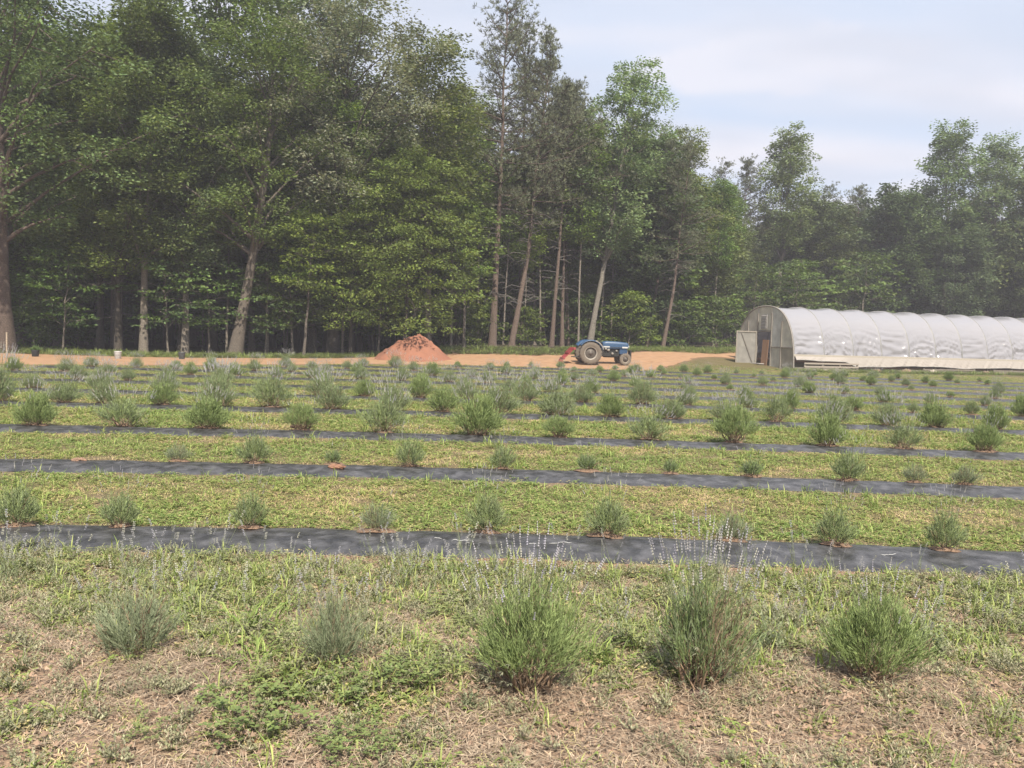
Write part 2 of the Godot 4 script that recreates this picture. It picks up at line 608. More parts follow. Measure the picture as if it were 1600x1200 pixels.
func plant_tree(k: String, called: String, label: String, x: float, d: float, turn := 0.0, grow := 1.0, tall := 1.0, group := "trees along the edge of the wood") -> Node3D:
	var at := Vector3(x, land(x, d) - 0.03, -d)
	var e: Dictionary = kinds[k]
	if e.first == null:
		var o := thing(called, label, "tree", at, group)
		put("trunk", e.pair[0], mats.bark, o)
		put("crown", e.pair[1], mats[e.leaves], o)
		o.transform = Transform3D(Basis(Vector3.UP, turn).scaled_local(Vector3(grow, grow * tall, grow)), at)
		e.first = o
		retint(o, x)
		return o
	var c := dup(e.first, called, label, at, turn, Vector3(grow, grow * tall, grow))
	retint(c, x)
	c.set_meta("group", group)
	return c

func make_kinds():
	var grey := Color(0.46, 0.40, 0.33)
	var dark := Color(0.18, 0.15, 0.125)
	var pale := Color(0.40, 0.36, 0.30)
	var red := Color(0.30, 0.22, 0.18)
	var green := Color(0.115, 0.172, 0.042)
	var deep := Color(0.085, 0.13, 0.038)
	var fresh := Color(0.16, 0.245, 0.05)
	var olive := Color(0.15, 0.17, 0.08)
	# the huge oak at the edge, forking low
	kind("big_oak", broadleaf({"seed": 11, "h": 23.0, "path": straight(17.0, Vector3(-0.3, 0, -0.5), 0.25, 5), "r": 0.56, "bark": Color(0.27, 0.20, 0.165), "base": 6.6, "limbs": 46, "clumps": 8, "leaves": 120, "leaf": 0.2, "csize": 0.85, "flat": 0.75, "droop": 0.15, "rise": 0.3, "rad": 7.4, "col": green, "col2": Color(0.10, 0.145, 0.045)}))
	# the stout leaning tree
	kind("leaning", broadleaf({"seed": 12, "h": 19.5, "path": [Vector3(0, -0.2, 0), Vector3(0.03, 0.3, 0), Vector3(0.33, 2.2, 0), Vector3(0.78, 4.6, 0.05), Vector3(1.2, 7.2, 0.1), Vector3(1.5, 9.6, 0), Vector3(1.75, 12.0, -0.1), Vector3(1.8, 14.5, -0.2), Vector3(1.9, 17.0, -0.2)], "r": 0.37, "bark": Color(0.33, 0.28, 0.235), "base": 7.0, "limbs": 34, "clumps": 8, "leaves": 105, "leaf": 0.19, "csize": 0.72, "flat": 0.8, "droop": 0.15, "rise": 0.33, "rad": 4.6, "col": Color(0.125, 0.17, 0.052) * 1.12, "col2": fresh * 0.8}))
	kind("olive_oak", broadleaf({"seed": 13, "h": 21.0, "path": straight(17.5, Vector3(0.6, 0, 0.2), 0.35, 7), "r": 0.34, "bark": dark, "base": 8.0, "limbs": 44, "clumps": 8, "leaves": 95, "leaf": 0.19, "csize": 0.75, "flat": 0.75, "droop": 0.15, "rise": 0.38, "rad": 6.2, "col": olive * 1.12, "col2": Color(0.19, 0.20, 0.105)}))
	kind("tall_oak", broadleaf({"seed": 14, "h": 21.0, "path": straight(18.0, Vector3(0.3, 0, 0.3), 0.2, 8), "r": 0.24, "bark": grey, "base": 6.2, "limbs": 40, "clumps": 8, "leaves": 105, "leaf": 0.2, "csize": 0.75, "flat": 0.75, "droop": 0.15, "rise": 0.26, "rad": 3.7, "col": Color(0.125, 0.17, 0.052) * 1.12, "col2": Color(0.10, 0.14, 0.045), "dead": 4}))
	kind("dark_oak", broadleaf({"seed": 15, "h": 19.0, "path": straight(16.0, Vector3(-0.4, 0, 0.2), 0.25, 9), "r": 0.22, "bark": dark, "base": 5.2, "limbs": 38, "clumps": 8, "leaves": 105, "leaf": 0.2, "csize": 0.78, "flat": 0.7, "droop": 0.15, "rise": 0.26, "rad": 4.0, "col": deep, "col2": green, "dead": 5}))
	kind("sapling", broadleaf({"seed": 16, "h": 5.4, "path": straight(5.0, Vector3(0.25, 0, 0), 0.1, 10), "r": 0.06, "bark": grey, "base": 1.5, "limbs": 17, "clumps": 5, "leaves": 26, "leaf": 0.19, "csize": 0.5, "flat": 0.16, "droop": 0.15, "rise": 0.12, "rad": 2.1, "col": Color(0.06, 0.10, 0.026), "col2": fresh * 0.8, "wide": 0.3}))
	kind("slim_sapling", broadleaf({"seed": 17, "h": 8.2, "path": straight(7.6, Vector3(0.5, 0, 0.1), 0.12, 12), "r": 0.10, "bark": Color(0.30, 0.26, 0.22), "base": 4.2, "limbs": 18, "clumps": 5, "leaves": 34, "leaf": 0.19, "csize": 0.6, "flat": 0.22, "droop": 0.2, "rise": 0.14, "rad": 2.5, "col": green, "col2": fresh, "wide": 0.3}))
	kind("beech", broadleaf({"seed": 18, "h": 12.5, "path": straight(11.0, Vector3(0.3, 0, 0.2), 0.15, 13), "r": 0.15, "bark": dark, "base": 2.4, "limbs": 46, "clumps": 7, "leaves": 95, "leaf": 0.17, "csize": 0.75, "flat": 0.42, "droop": 0.3, "rise": -0.02, "sag": 0.3, "rad": 4.6, "low": 0.3, "full": 0.68, "col": Color(0.10, 0.155, 0.04), "col2": Color(0.135, 0.20, 0.05), "wide": 0.28}))
	kind("poplar", broadleaf({"seed": 19, "h": 20.5, "path": [Vector3(0, -0.2, 0), Vector3(0.05, 0.3, 0), Vector3(0.35, 2.6, 0), Vector3(0.7, 4.8, 0), Vector3(1.15, 7.8, 0), Vector3(1.5, 10.5, 0), Vector3(1.9, 13.5, 0), Vector3(2.2, 16.5, 0), Vector3(2.4, 19.0, 0)], "r": 0.24, "bark": Color(0.48, 0.44, 0.38), "base": 7.4, "limbs": 40, "clumps": 7, "leaves": 95, "leaf": 0.2, "csize": 0.55, "flat": 0.9, "droop": 0.15, "rise": 0.32, "rad": 3.3, "shift": Vector3(0.3, 0, 0), "col": Color(0.155, 0.225, 0.075), "col2": Color(0.20, 0.265, 0.095), "dead": 3}))
	kind("tulip", broadleaf({"seed": 20, "h": 24.5, "path": straight(22.5, Vector3(0.8, 0, 0), 0.25, 14), "r": 0.3, "bark": pale, "base": 11.5, "limbs": 38, "clumps": 8, "leaves": 62, "leaf": 0.28, "csize": 0.68, "flat": 0.9, "droop": 0.15, "rise": 0.42, "rad": 3.0, "col": Color(0.15, 0.21, 0.08), "col2": Color(0.19, 0.245, 0.1), "dead": 4}))
	kind("round", broadleaf({"seed": 21, "h": 17.0, "path": straight(14.0, Vector3(-0.3, 0, 0), 0.2, 15), "r": 0.24, "bark": dark, "base": 2.5, "limbs": 52, "clumps": 7, "leaves": 95, "leaf": 0.32, "csize": 0.95, "flat": 0.7, "droop": 0.15, "rise": 0.16, "rad": 5.2, "low": 0.22, "full": 0.76, "col": Color(0.075, 0.108, 0.042), "col2": Color(0.105, 0.145, 0.052)}))
	kind("pole", broadleaf({"seed": 24, "h": 16.5, "path": straight(15.5, Vector3(0.5, 0, 0.1), 0.14, 17), "r": 0.095, "bark": Color(0.48, 0.42, 0.35), "base": 8.0, "limbs": 26, "clumps": 6, "leaves": 60, "leaf": 0.2, "csize": 0.6, "flat": 0.7, "droop": 0.1, "rise": 0.16, "rad": 2.2, "col": green, "col2": fresh, "dead": 9}))
	kind("shrub", broadleaf({"seed": 22, "h": 3.6, "path": straight(2.9, Vector3(0.2, 0, 0), 0.1, 16, 5), "r": 0.05, "bark": grey, "base": 0.25, "limbs": 22, "clumps": 5, "leaves": 34, "leaf": 0.18, "csize": 0.45, "flat": 0.4, "droop": 0.2, "rise": 0.1, "rad": 1.6, "low": 0.3, "full": 0.66, "col": deep, "col2": fresh * 0.75, "wide": 0.3}))
	var nc := Color(0.10, 0.12, 0.07)
	var nc2 := Color(0.14, 0.155, 0.092)
	kind("pine_a", pine({"seed": 31, "h": 23.5, "path": straight(23.5, Vector3(0.4, 0, 0), 0.12, 21), "r": 0.27, "bark": red, "base": 9.0, "limbs": 82, "tufts": 26, "needles": 9, "rad": 5.0, "leaf": 0.25, "col": nc, "col2": nc2, "dead": 34}), "needle")
	kind("pine_b", pine({"seed": 32, "h": 21.0, "path": [Vector3(0, -0.2, 0), Vector3(0.02, 0.3, 0), Vector3(0.5, 3.4, 0), Vector3(0.95, 6.4, 0), Vector3(1.15, 9.0, 0), Vector3(1.3, 12.0, 0), Vector3(1.6, 15.0, 0.1), Vector3(1.9, 18.0, 0.1), Vector3(2.2, 21.0, 0.1)], "r": 0.22, "bark": red * 1.15, "base": 8.0, "limbs": 70, "tufts": 26, "needles": 9, "rad": 4.4, "leaf": 0.25, "col": nc, "col2": nc2, "dead": 44}), "needle")
	kind("pine_c", pine({"seed": 33, "h": 18.0, "path": straight(18.0, Vector3(0.7, 0, 0.2), 0.14, 23), "r": 0.17, "bark": red, "base": 9.5, "limbs": 68, "tufts": 26, "needles": 9, "rad": 3.8, "leaf": 0.25, "col": nc * 0.9, "col2": nc2, "dead": 24}), "needle")

func make_wood():
	plant_tree("big_oak", "oak_tree", "massive brown-barked oak with a thick forked trunk at the left end of the wood", -25.9, 42.0, 0.4)
	plant_tree("leaning", "leaning_tree", "stout grey-trunked tree leaning right, left of the red dirt pile", -15.9, 47.5)
	plant_tree("olive_oak", "olive_green_tree", "tall tree with a pale olive crown rising behind the leaning stout trunk", -11.2, 51.5, 0.3, 1.06)
	plant_tree("tall_oak", "oak_tree", "pale straight-trunked tree, stouter of the two slim ones right of the massive oak", -20.5, 46.0, 0.0, 0.96)
	plant_tree("dark_oak", "oak_tree", "slim brown-trunked tree leaning slightly, just left of the pale straight trunk", -22.0, 46.2, 1.2, 0.94)
	plant_tree("tall_oak", "oak_tree", "thin light-grey trunk standing midway between the pale straight trunk and the stout leaning tree", -18.6, 47.0, 2.2, 0.86)
	plant_tree("dark_oak", "oak_tree", "thick dark trunk in the shade, second from the massive oak", -23.3, 49.0, 2.9, 1.05)
	plant_tree("dark_oak", "oak_tree", "dark trunk deep in shade, nearest to the massive oak on its right", -24.9, 50.0, 4.2, 1.02)
	plant_tree("dark_oak", "oak_tree", "dark trunk in the shade just left of the thin light-grey trunk", -19.8, 49.5, 5.2, 1.0)
	plant_tree("dark_oak", "oak_tree", "tall dark tree rising behind the pale straight trunk and the leaning one", -19.2, 53.0, 0.9, 1.42)
	plant_tree("tall_oak", "oak_tree", "tall green tree filling the gap between the leaning tree and the olive one", -13.6, 56.0, 1.4, 1.18)
	plant_tree("pine_c", "pine_tree", "pine behind the leaning many-limbed pine, just left of the poplar's crown", 3.6, 66.0, 1.1, 1.12)
	plant_tree("sapling", "sapling", "thin leafy sapling under the boughs beside the massive oak", -24.0, 44.2, 0.5, 1.05)
	plant_tree("sapling", "sapling", "layered sapling with bright leaves in the gap left of the leaning stout trunk", -17.4, 47.5, 2.5, 1.05)
	plant_tree("sapling", "sapling", "low bright sapling in the gap between the pale straight and thin light-grey trunks", -19.4, 46.6, 4.1, 1.1)
	plant_tree("sapling", "sapling", "leafy sapling close against the right side of the leaning stout trunk", -14.5, 48.6, 5.5, 1.0)
	plant_tree("slim_sapling", "slender_tree", "slender crooked young tree midway between leaning trunk and red dirt pile", -12.1, 48.0, 0.2, 1.0)
	plant_tree("sapling", "sapling", "sapling with spreading leafy boughs left of the slender crooked young tree", -13.1, 49.3, 3.4, 1.25)
	plant_tree("beech", "beech_tree", "bright green tree whose drooping boughs hang over the red dirt pile", -6.6, 50.5, 0.0, 1.0)
	plant_tree("beech", "beech_tree", "darker drooping leafy tree left of the one over the dirt pile", -10.0, 51.0, 2.0, 0.95)
	plant_tree("slim_sapling", "slender_tree", "slender tree with thin dark trunk right of the red dirt pile", -3.2, 54.0, 1.9, 1.15)
	plant_tree("tall_oak", "oak_tree", "tall leafy tree above the dirt pile beside the first red-barked pine", -5.6, 54.5, 3.6, 0.98)
	plant_tree("pine_a", "pine_tree", "tallest straight red-barked pine with sparse crown, left of the tractor", -1.4, 56.0)
	plant_tree("pine_b", "pine_tree", "red-barked pine leaning right with many bare grey limbs, beside the tallest pine", -0.1, 57.0)
	plant_tree("pine_a", "pine_tree", "tall pine with wide open crown just behind the leaning many-limbed pine", 0.5, 60.5, 2.6, 0.98)
	plant_tree("pine_c", "pine_tree", "straight dark pine trunk behind the red implement of the tractor", 2.7, 58.0, 0.5, 1.0)
	plant_tree("pine_a", "pine_tree", "pine with thin crown, right of the tall pine behind the many-limbed one", 2.2, 63.0, 2.0, 0.92)
	plant_tree("pine_c", "pine_tree", "slim pale-barked pine, left of a close pair behind the tractor's rear wheel", 3.5, 59.5, 2.1, 0.92)
	plant_tree("pine_c", "pine_tree", "slim dark-barked pine, right of a close pair behind the tractor's rear wheel", 4.0, 61.5, 3.3, 1.05)
	plant_tree("poplar", "poplar_tree", "pale-trunked poplar leaning right with light green crown behind the tractor", 5.5, 60.0)
	plant_tree("pine_b", "pine_tree", "short leaning pine trunk right of the tractor, nearest the clay track", 11.2, 62.0, 0.2, 0.72)
	plant_tree("pine_b", "pine_tree", "short leaning pine trunk right of the tractor, farther of two from the track", 10.3, 64.0, 0.4, 0.75)
	plant_tree("shrub", "leafy_shrub", "tall leafy shrub at the wood's edge behind the tractor's bonnet", 8.4, 60.5, 0.0, 1.15)
	plant_tree("shrub", "leafy_shrub", "leafy shrub between the two red-barked pines and the dirt pile", -2.2, 56.6, 1.1, 0.8)
	plant_tree("shrub", "leafy_shrub", "leafy shrub at the foot of the pines left of the tractor", 1.0, 58.3, 3.1, 0.75)
	plant_tree("round", "leafy_tree", "full dark green tree right of the pale leaning poplar", 9.4, 66.0, 0.3, 0.98)
	plant_tree("round", "leafy_tree", "leafy tree at the back of the clay track, left of the hoop house", 15.5, 74.0, 1.7, 0.85)
	plant_tree("tall_oak", "oak_tree", "dark leafy tree behind the two short leaning pine trunks", 12.5, 68.0, 0.7, 0.85)
	plant_tree("pole", "slender_tree", "thin pale pole-like tree between the slim brown trunk and the shaded thick trunk", -22.6, 47.6, 0.0, 0.95)
	plant_tree("pole", "slender_tree", "thin pole-like tree in the shade just left of the leaning stout trunk", -17.0, 49.2, 1.7, 0.9)
	plant_tree("pole", "slender_tree", "thin pole-like tree in the shade just right of the leaning stout trunk", -14.9, 50.4, 3.4, 1.0)
	plant_tree("pole", "slender_tree", "thin pole-like tree between the slender crooked tree and the drooping trees", -10.6, 51.5, 5.1, 0.95)
	plant_tree("pole", "slender_tree", "thin pole-like tree in the shade left of the dirt pile", -8.6, 53.0, 0.6, 0.9)
	plant_tree("pole", "slender_tree", "thin pale pole-like tree right of the dirt pile, before the pines", -4.1, 54.8, 2.3, 1.0)
	plant_tree("pole", "slender_tree", "thin pale pole-like tree close on the left of the tallest pine", -2.4, 57.2, 4.0, 0.85)
	plant_tree("pole", "slender_tree", "thin pole-like tree between the two big red-barked pines", -0.7, 57.8, 5.7, 0.8)
	plant_tree("pole", "slender_tree", "short pole-like tree just right of the leaning many-limbed pine", 0.7, 58.0, 1.2, 0.7)
	plant_tree("pole", "slender_tree", "thin pole-like tree left of the pine behind the red implement", 1.9, 59.0, 2.9, 0.9)
	plant_tree("pole", "slender_tree", "thin pale pole-like tree just left of the pale leaning poplar's foot", 4.6, 58.8, 4.6, 0.95)
	plant_tree("pole", "slender_tree", "thin pole-like tree just right of the pale leaning poplar's foot", 6.4, 61.5, 0.1, 0.85)
	plant_tree("pole", "slender_tree", "thin pole-like tree behind the tractor's bonnet, left of the shrub", 7.4, 63.0, 1.8, 0.9)
	plant_tree("pole", "slender_tree", "thin pole-like tree right of the short leaning pine trunks", 13.2, 66.5, 3.5, 0.85)
	plant_tree("pole", "slender_tree", "thin pole-like tree where the clay track meets the wood", 16.8, 70.0, 5.2, 0.85)
	plant_tree("pole", "slender_tree", "thin pole-like tree left of the hoop house's open door", 19.0, 78.0, 0.7, 0.9)
	# the far wood behind the hoop house
	var far := "trees of the far wood behind the hoop house"
	plant_tree("pine_a", "pine_tree", "dark pine standing highest in the dip left of the far tulip poplar", 21.5, 88.0, 1.0, 0.80, 1.0, far)
	plant_tree("pine_b", "pine_tree", "dark pine in the dip beside the light green crown of the leaning poplar", 17.2, 84.0, 2.8, 0.84, 1.0, far)
	plant_tree("pine_c", "pine_tree", "dark pine between the highest dip pine and the far tulip poplar", 24.8, 90.0, 2.3, 1.08, 1.0, far)
	plant_tree("tulip", "tulip_poplar", "tulip poplar with a bare pale trunk behind the door end of the hoop house", 28.0, 89.0, 0.2, 0.94, 1.0, far)
	plant_tree("tulip", "tulip_poplar", "taller tulip poplar above the far right wood, left of its twin", 46.4, 90.0, 1.6, 1.0, 1.0, far)
	plant_tree("tulip", "tulip_poplar", "tulip poplar above the far right wood, right of its taller twin", 52.4, 91.0, 3.6, 0.95, 1.0, far)
	plant_tree("round", "leafy_tree", "dark crowned tree at the far right end of the wood", 58.5, 91.0, 2.6, 1.35, 1.0, far)
	plant_tree("pine_b", "pine_tree", "dark pine right of the far tulip poplar with the bare trunk", 35.6, 95.0, 1.4, 0.86, 1.0, far)
	plant_tree("pine_c", "pine_tree", "flat-topped pine further right of the far tulip poplar, beside the rounded tree", 38.8, 95.0, 4.4, 0.98, 1.0, far)
	plant_tree("round", "leafy_tree", "rounded light green tree above the middle of the hoop house roof", 41.5, 91.0, 0.5, 1.02, 1.0, far)
	plant_tree("round", "leafy_tree", "rounded tree just right of the far tulip poplar with the bare trunk", 34.4, 92.0, 3.0, 0.8, 1.0, far)
	plant_tree("round", "leafy_tree", "rounded tree just left of the far tulip poplar with the bare trunk", 23.8, 90.0, 4.7, 0.7, 1.0, far)
	plant_tree("round", "leafy_tree", "rounded tree low under the pair of far tulip poplars, left one", 47.5, 90.0, 1.2, 0.8, 1.0, far)
	plant_tree("round", "leafy_tree", "rounded tree low under the pair of far tulip poplars, right one", 54.3, 90.0, 5.6, 0.8, 1.0, far)
	plant_tree("tall_oak", "oak_tree", "slim leafy tree behind the open door of the hoop house", 21.0, 84.0, 3.9, 0.72, 1.0, far)

	# what stands deeper in the wood and reads as one dark mass
	var r := RandomNumberGenerator.new()
	r.seed = 77
	var sets := {"dark_oak": [], "tall_oak": [], "round": [], "pine_c": [], "sapling": [], "shrub": []}
	for i in 150:
		var x := rnd(r, -62.0, 13.0)
		var edge := 50.0 + 5.5 * sm(-14.0, -2.0, x) + 6.0 * sm(-2.0, 8.0, x)
		var d := edge + 3.0 + pow(r.randf(), 1.3) * 34.0
		var k: String = ["dark_oak", "tall_oak", "dark_oak", "tall_oak", "pine_c", "dark_oak"][r.randi() % 6]
		if x > -9.0:
			k = ["pine_c", "pine_c", "dark_oak", "tall_oak"][r.randi() % 4]
		var grow := rnd(r, 0.8, 1.1) * (1.0 - 0.22 * sm(-8.0, 6.0, x))
		sets[k].append([x, d, grow, r.randf() * TAU])
	for i in 120:
		var x := rnd(r, -62.0, 14.0)
		var edge := 50.0 + 5.5 * sm(-14.0, -2.0, x) + 6.0 * sm(-2.0, 8.0, x)
		sets[["sapling", "sapling", "shrub"][r.randi() % 3]].append([x, edge + 1.5 + r.randf() * 26.0, rnd(r, 0.8, 1.5), r.randf() * TAU])
	for i in 130:
		var x := rnd(r, 12.0, 120.0)
		var d := 92.0 + r.randf() * 34.0 - 10.0 * sm(24.0, 12.0, x)
		var k: String = ["round", "dark_oak", "round", "pine_c"][r.randi() % 4]
		sets[k].append([x, d, rnd(r, 0.72, 0.98) * (1.0 if k != "pine_c" else 1.1), r.randf() * TAU])
	for i in 60:
		var x := rnd(r, -110.0, -50.0)
		sets["dark_oak"].append([x, rnd(r, 40.0, 90.0), rnd(r, 0.85, 1.1), r.randf() * TAU])
	for i in 70:
		var x := -95.0 + i * 1.6 + rnd(r, -1.0, 1.0)
		sets.round.append([x, 88.0 + rnd(r, 0.0, 14.0) - 4.0 * sm(-10.0, 10.0, x), rnd(r, 0.9, 1.15), r.randf() * TAU])
		sets.shrub.append([x, 80.0 + rnd(r, -6.0, 3.0), rnd(r, 1.0, 1.6), r.randf() * TAU])
		sets.shrub.append([x + 0.8, 70.0 + rnd(r, -6.0, 6.0), rnd(r, 0.8, 1.4), r.randf() * TAU])
	for i in 60:
		var x := 14.0 + i * 1.7 + rnd(r, -1.0, 1.0)
		sets.shrub.append([x, 108.0 + rnd(r, -8.0, 12.0), rnd(r, 1.2, 2.0), r.randf() * TAU])
		sets.round.append([x, 122.0 + rnd(r, 0.0, 10.0), rnd(r, 0.7, 0.95), r.randf() * TAU])
	for i in 12:
		var x := rnd(r, 8.0, 40.0)
		sets["sapling"].append([x, rnd(r, 74.0, 92.0) if x > 18.0 else rnd(r, 68.0, 88.0), rnd(r, 0.9, 1.7), r.randf() * TAU])
	var wood := Node3D.new()
	wood.name = "forest"
	add_child(wood, true)
	stuff(wood)
	wood.set_meta("label", "deep dark wood of many trunks and leaves behind the edge trees")
	wood.set_meta("category", "forest")
	for k in sets:
		for part in 2:
			var mm := MultiMesh.new()
			mm.transform_format = MultiMesh.TRANSFORM_3D
			mm.mesh = kinds[k].pair[part]
			mm.instance_count = sets[k].size()
			for i in sets[k].size():
				var e: Array = sets[k][i]
				mm.set_instance_transform(i, Transform3D(Basis(Vector3.UP, e[3]).scaled(Vector3.ONE * e[2]), Vector3(e[0], land(e[0], e[1]) - 0.05, -e[1])))
			var o := MultiMeshInstance3D.new()
			o.name = ("trunks_" if part == 0 else "leaves_") + k
			o.multimesh = mm
			o.material_override = mats.bark if part == 0 else mats[kinds[k].leaves]
			wood.add_child(o, true)
			stuff(o)

# ------------------------------------------------------------------ lavender
var bushes := {}
func lavender(called: String, k: Dictionary):
	var r := RandomNumberGenerator.new()
	r.seed = k.seed
	var st := Shape.new(true)
	var lf := Shape.new()
	var fl := Shape.new()
	var rad: float = k.r
	var h: float = k.h
	var wh: float = k.woody
	var ends := []
	var bulge := FastNoiseLite.new()
	bulge.seed = k.seed
	bulge.frequency = 1.0
	for i in k.stems:
		var az: float = i * 2.39996 + r.randf()
		var u := sqrt((i + 0.5) / float(k.stems))
		var e := Vector3(cos(az) * u * rad * 0.72, wh * (1.15 - 0.35 * u) + rnd(r, -0.03, 0.05), sin(az) * u * rad * 0.72)
		var b := Vector3(cos(az) * u * rad * 0.16, -0.02, sin(az) * u * rad * 0.16)
		var m1 := b.lerp(e, 0.35) + Vector3(rnd(r, -0.03, 0.03), -wh * 0.12 + rnd(r, -0.02, 0.03), rnd(r, -0.03, 0.03))
		var m2 := b.lerp(e, 0.7) + Vector3(rnd(r, -0.03, 0.03), rnd(r, -0.03, 0.02), rnd(r, -0.03, 0.03))
		var t := rnd(r, 0.004, 0.0095) * (0.6 + rad)
		var g := rnd(r, 0.7, 1.3)
		st.tube([b, m1, m2, e], [t * 1.5, t * 1.1, t * 0.9, t * 0.5], 5, Color(0.25 * g, 0.175 * g, 0.12 * g), false)
		ends.append(e)
		for q in 3:
			var s0 := m1.lerp(e, r.randf())
			var s1 := s0 + Vector3(rnd(r, -0.08, 0.08), rnd(r, 0.02, 0.1), rnd(r, -0.08, 0.08)) * (rad / 0.35)
			st.tube([s0, s1], [t * 0.6, t * 0.25], 4, Color(0.28 * g, 0.21 * g, 0.15 * g), false)
	for i in k.shoots:
		var az := r.randf() * TAU
		var u := pow(r.randf(), 0.45)
		var low := r.randf() if u > 0.6 else 1.0
		var lop := 1.0 + 0.55 * bulge.get_noise_2d(cos(az) * 1.1, sin(az) * 1.1) + 0.35 * bulge.get_noise_2d(cos(az) * 3.0 + 9.0, sin(az) * 3.0)
		var dome: float = h * (1.0 - 0.46 * pow(u, 2.2)) * (0.84 + 0.26 * r.randf())
		var tipy := lerpf(wh * k.get("bare", 0.75) + 0.06, dome, pow(low, 0.6))
		var tip := Vector3(cos(az) * u * rad * lop * (0.85 + 0.3 * r.randf()), tipy * lerpf(1.0, lop, 0.45), sin(az) * u * rad * lop * (0.85 + 0.3 * r.randf()))
		var l: float = k.shoot * (0.7 + 0.5 * r.randf())
		var root := tip - Vector3(cos(az) * u * (0.5 + 0.9 * (1.0 - low)) + rnd(r, -0.28, 0.28), 1.0, sin(az) * u * (0.5 + 0.9 * (1.0 - low)) + rnd(r, -0.28, 0.28)).normalized() * l
		var d := (tip - root).normalized()
		var g := 0.75 + 0.5 * r.randf()
		var col: Color = k.col.lerp(k.col2, r.randf()) * g
		if r.randf() < k.get("brown", 0.03) * (2.0 if cos(az) > 0.2 else 0.4):
			col = Color(0.22, 0.165, 0.11) * g
		col.a = 1.0
		lf.leaf(root, tip - root, d.cross(Vector3(0.3, 0.1, 0.9)).normalized() * 0.0022 * k.fat, Vector3.ZERO, col * 0.9)
		for j in k.per:
			var q: float = 0.12 + 0.88 * (j + r.randf()) / float(k.per)
			var p := root.lerp(tip, q)
			var a2 := r.randf() * TAU
			var sd := (Vector3(cos(a2), 0.0, sin(a2)) - d * d.dot(Vector3(cos(a2), 0.0, sin(a2)))).normalized()
			var ld := (d * rnd(r, 0.8, 1.5) + sd * rnd(r, 0.35, 0.8)).normalized()
			var ll: float = k.leaf * (0.6 + 0.7 * r.randf())
			var b := 0.8 + 0.4 * r.randf()
			lf.leaf(p, ld * ll, ld.cross(sd).normalized() * ll * 0.065 * k.fat, sd * ll * 0.05, Color(col.r * b, col.g * b, col.b * b))
	for i in k.get("drooping", 0):
		# silvery older leaves on the outside low down
		var az := r.randf() * TAU
		var p := Vector3(cos(az) * rad * rnd(r, 0.5, 0.95), rnd(r, 0.05, wh * 1.2), sin(az) * rad * rnd(r, 0.5, 0.95))
		for j in 6:
			var ld := Vector3(cos(az) + rnd(r, -0.9, 0.9), rnd(r, -0.5, 0.7), sin(az) + rnd(r, -0.9, 0.9)).normalized()
			lf.leaf(p, ld * k.leaf, ld.cross(Vector3.UP).normalized() * k.leaf * 0.08 * k.fat, Vector3.ZERO, Color(0.24, 0.25, 0.17))
	for i in k.flowers:
		var az := r.randf() * TAU if r.randf() > k.get("side", 0.0) else rnd(r, 2.2, 3.6)
		var u := sqrt(r.randf())
		var p := Vector3(cos(az) * u * rad * 0.8, h * (0.94 - 0.3 * u * u), sin(az) * u * rad * 0.8)
		var d := Vector3(cos(az) * u * k.fan + rnd(r, -0.12, 0.12), 1.0, sin(az) * u * k.fan + rnd(r, -0.12, 0.12)).normalized()
		var l: float = k.stalk * (0.55 + 0.65 * r.randf())
		var e := p + d * l
		var col := Color(0.135, 0.165, 0.08) * rnd(r, 0.8, 1.25)
		var sd := d.cross(Vector3(0.2, 0, 1)).normalized()
		lf.leaf(p, e - p, sd * 0.0017 * k.fat, Vector3.ZERO, col)
		lf.leaf(p, e - p, d.cross(sd) * 0.0017 * k.fat, Vector3.ZERO, col)
		var fc := Color(0.32, 0.315, 0.385).lerp(Color(0.40, 0.40, 0.335), r.randf()) * rnd(r, 0.7, 1.1)
		var whorls := 4 + r.randi() % 3
		for w in whorls:
			var c0: Vector3 = e + d * (w * 0.0115 * k.spike)
			var rr: float = 0.0062 * k.spike * (1.0 - 0.1 * w) * rnd(r, 0.8, 1.15)
			var b2 := d.cross(sd)
			var hh: float = 0.0075 * k.spike
			for q in 4:
				var a := sd * cos(q * PI / 2) * rr + b2 * sin(q * PI / 2) * rr
				var b := sd * cos((q + 1) * PI / 2) * rr + b2 * sin((q + 1) * PI / 2) * rr
				fl.tri(c0 + a, c0 + b, c0 + d * hh, fc)
				fl.tri(c0 + b, c0 + a, c0 - d * hh * 0.7, fc * 0.85)
	bushes[called] = {"stem": st.mesh(), "leaf": lf.mesh(), "flower": fl.mesh() if k.flowers else null, "first": null}

func place_bush(k: String, label: String, x: float, d: float, y: float, turn: float, grow: Vector3, group: String):
	var e: Dictionary = bushes[k]
	var at := Vector3(x, y, -d)
	if e.first == null:
		var o := thing("lavender_bush", label, "lavender bush", at, group)
		put("woody_stems", e.stem, mats.wood_stem, o)
		stuff(put("foliage", e.leaf, mats.lavender_leaf, o))
		if e.flower:
			stuff(put("flower_spikes", e.flower, mats.flower, o))
		o.transform = Transform3D(Basis(Vector3.UP, turn).scaled_local(grow), at)
		e.first = o
		return
	var c := dup(e.first, "lavender_bush", label, at, turn, grow)
	c.set_meta("group", group)

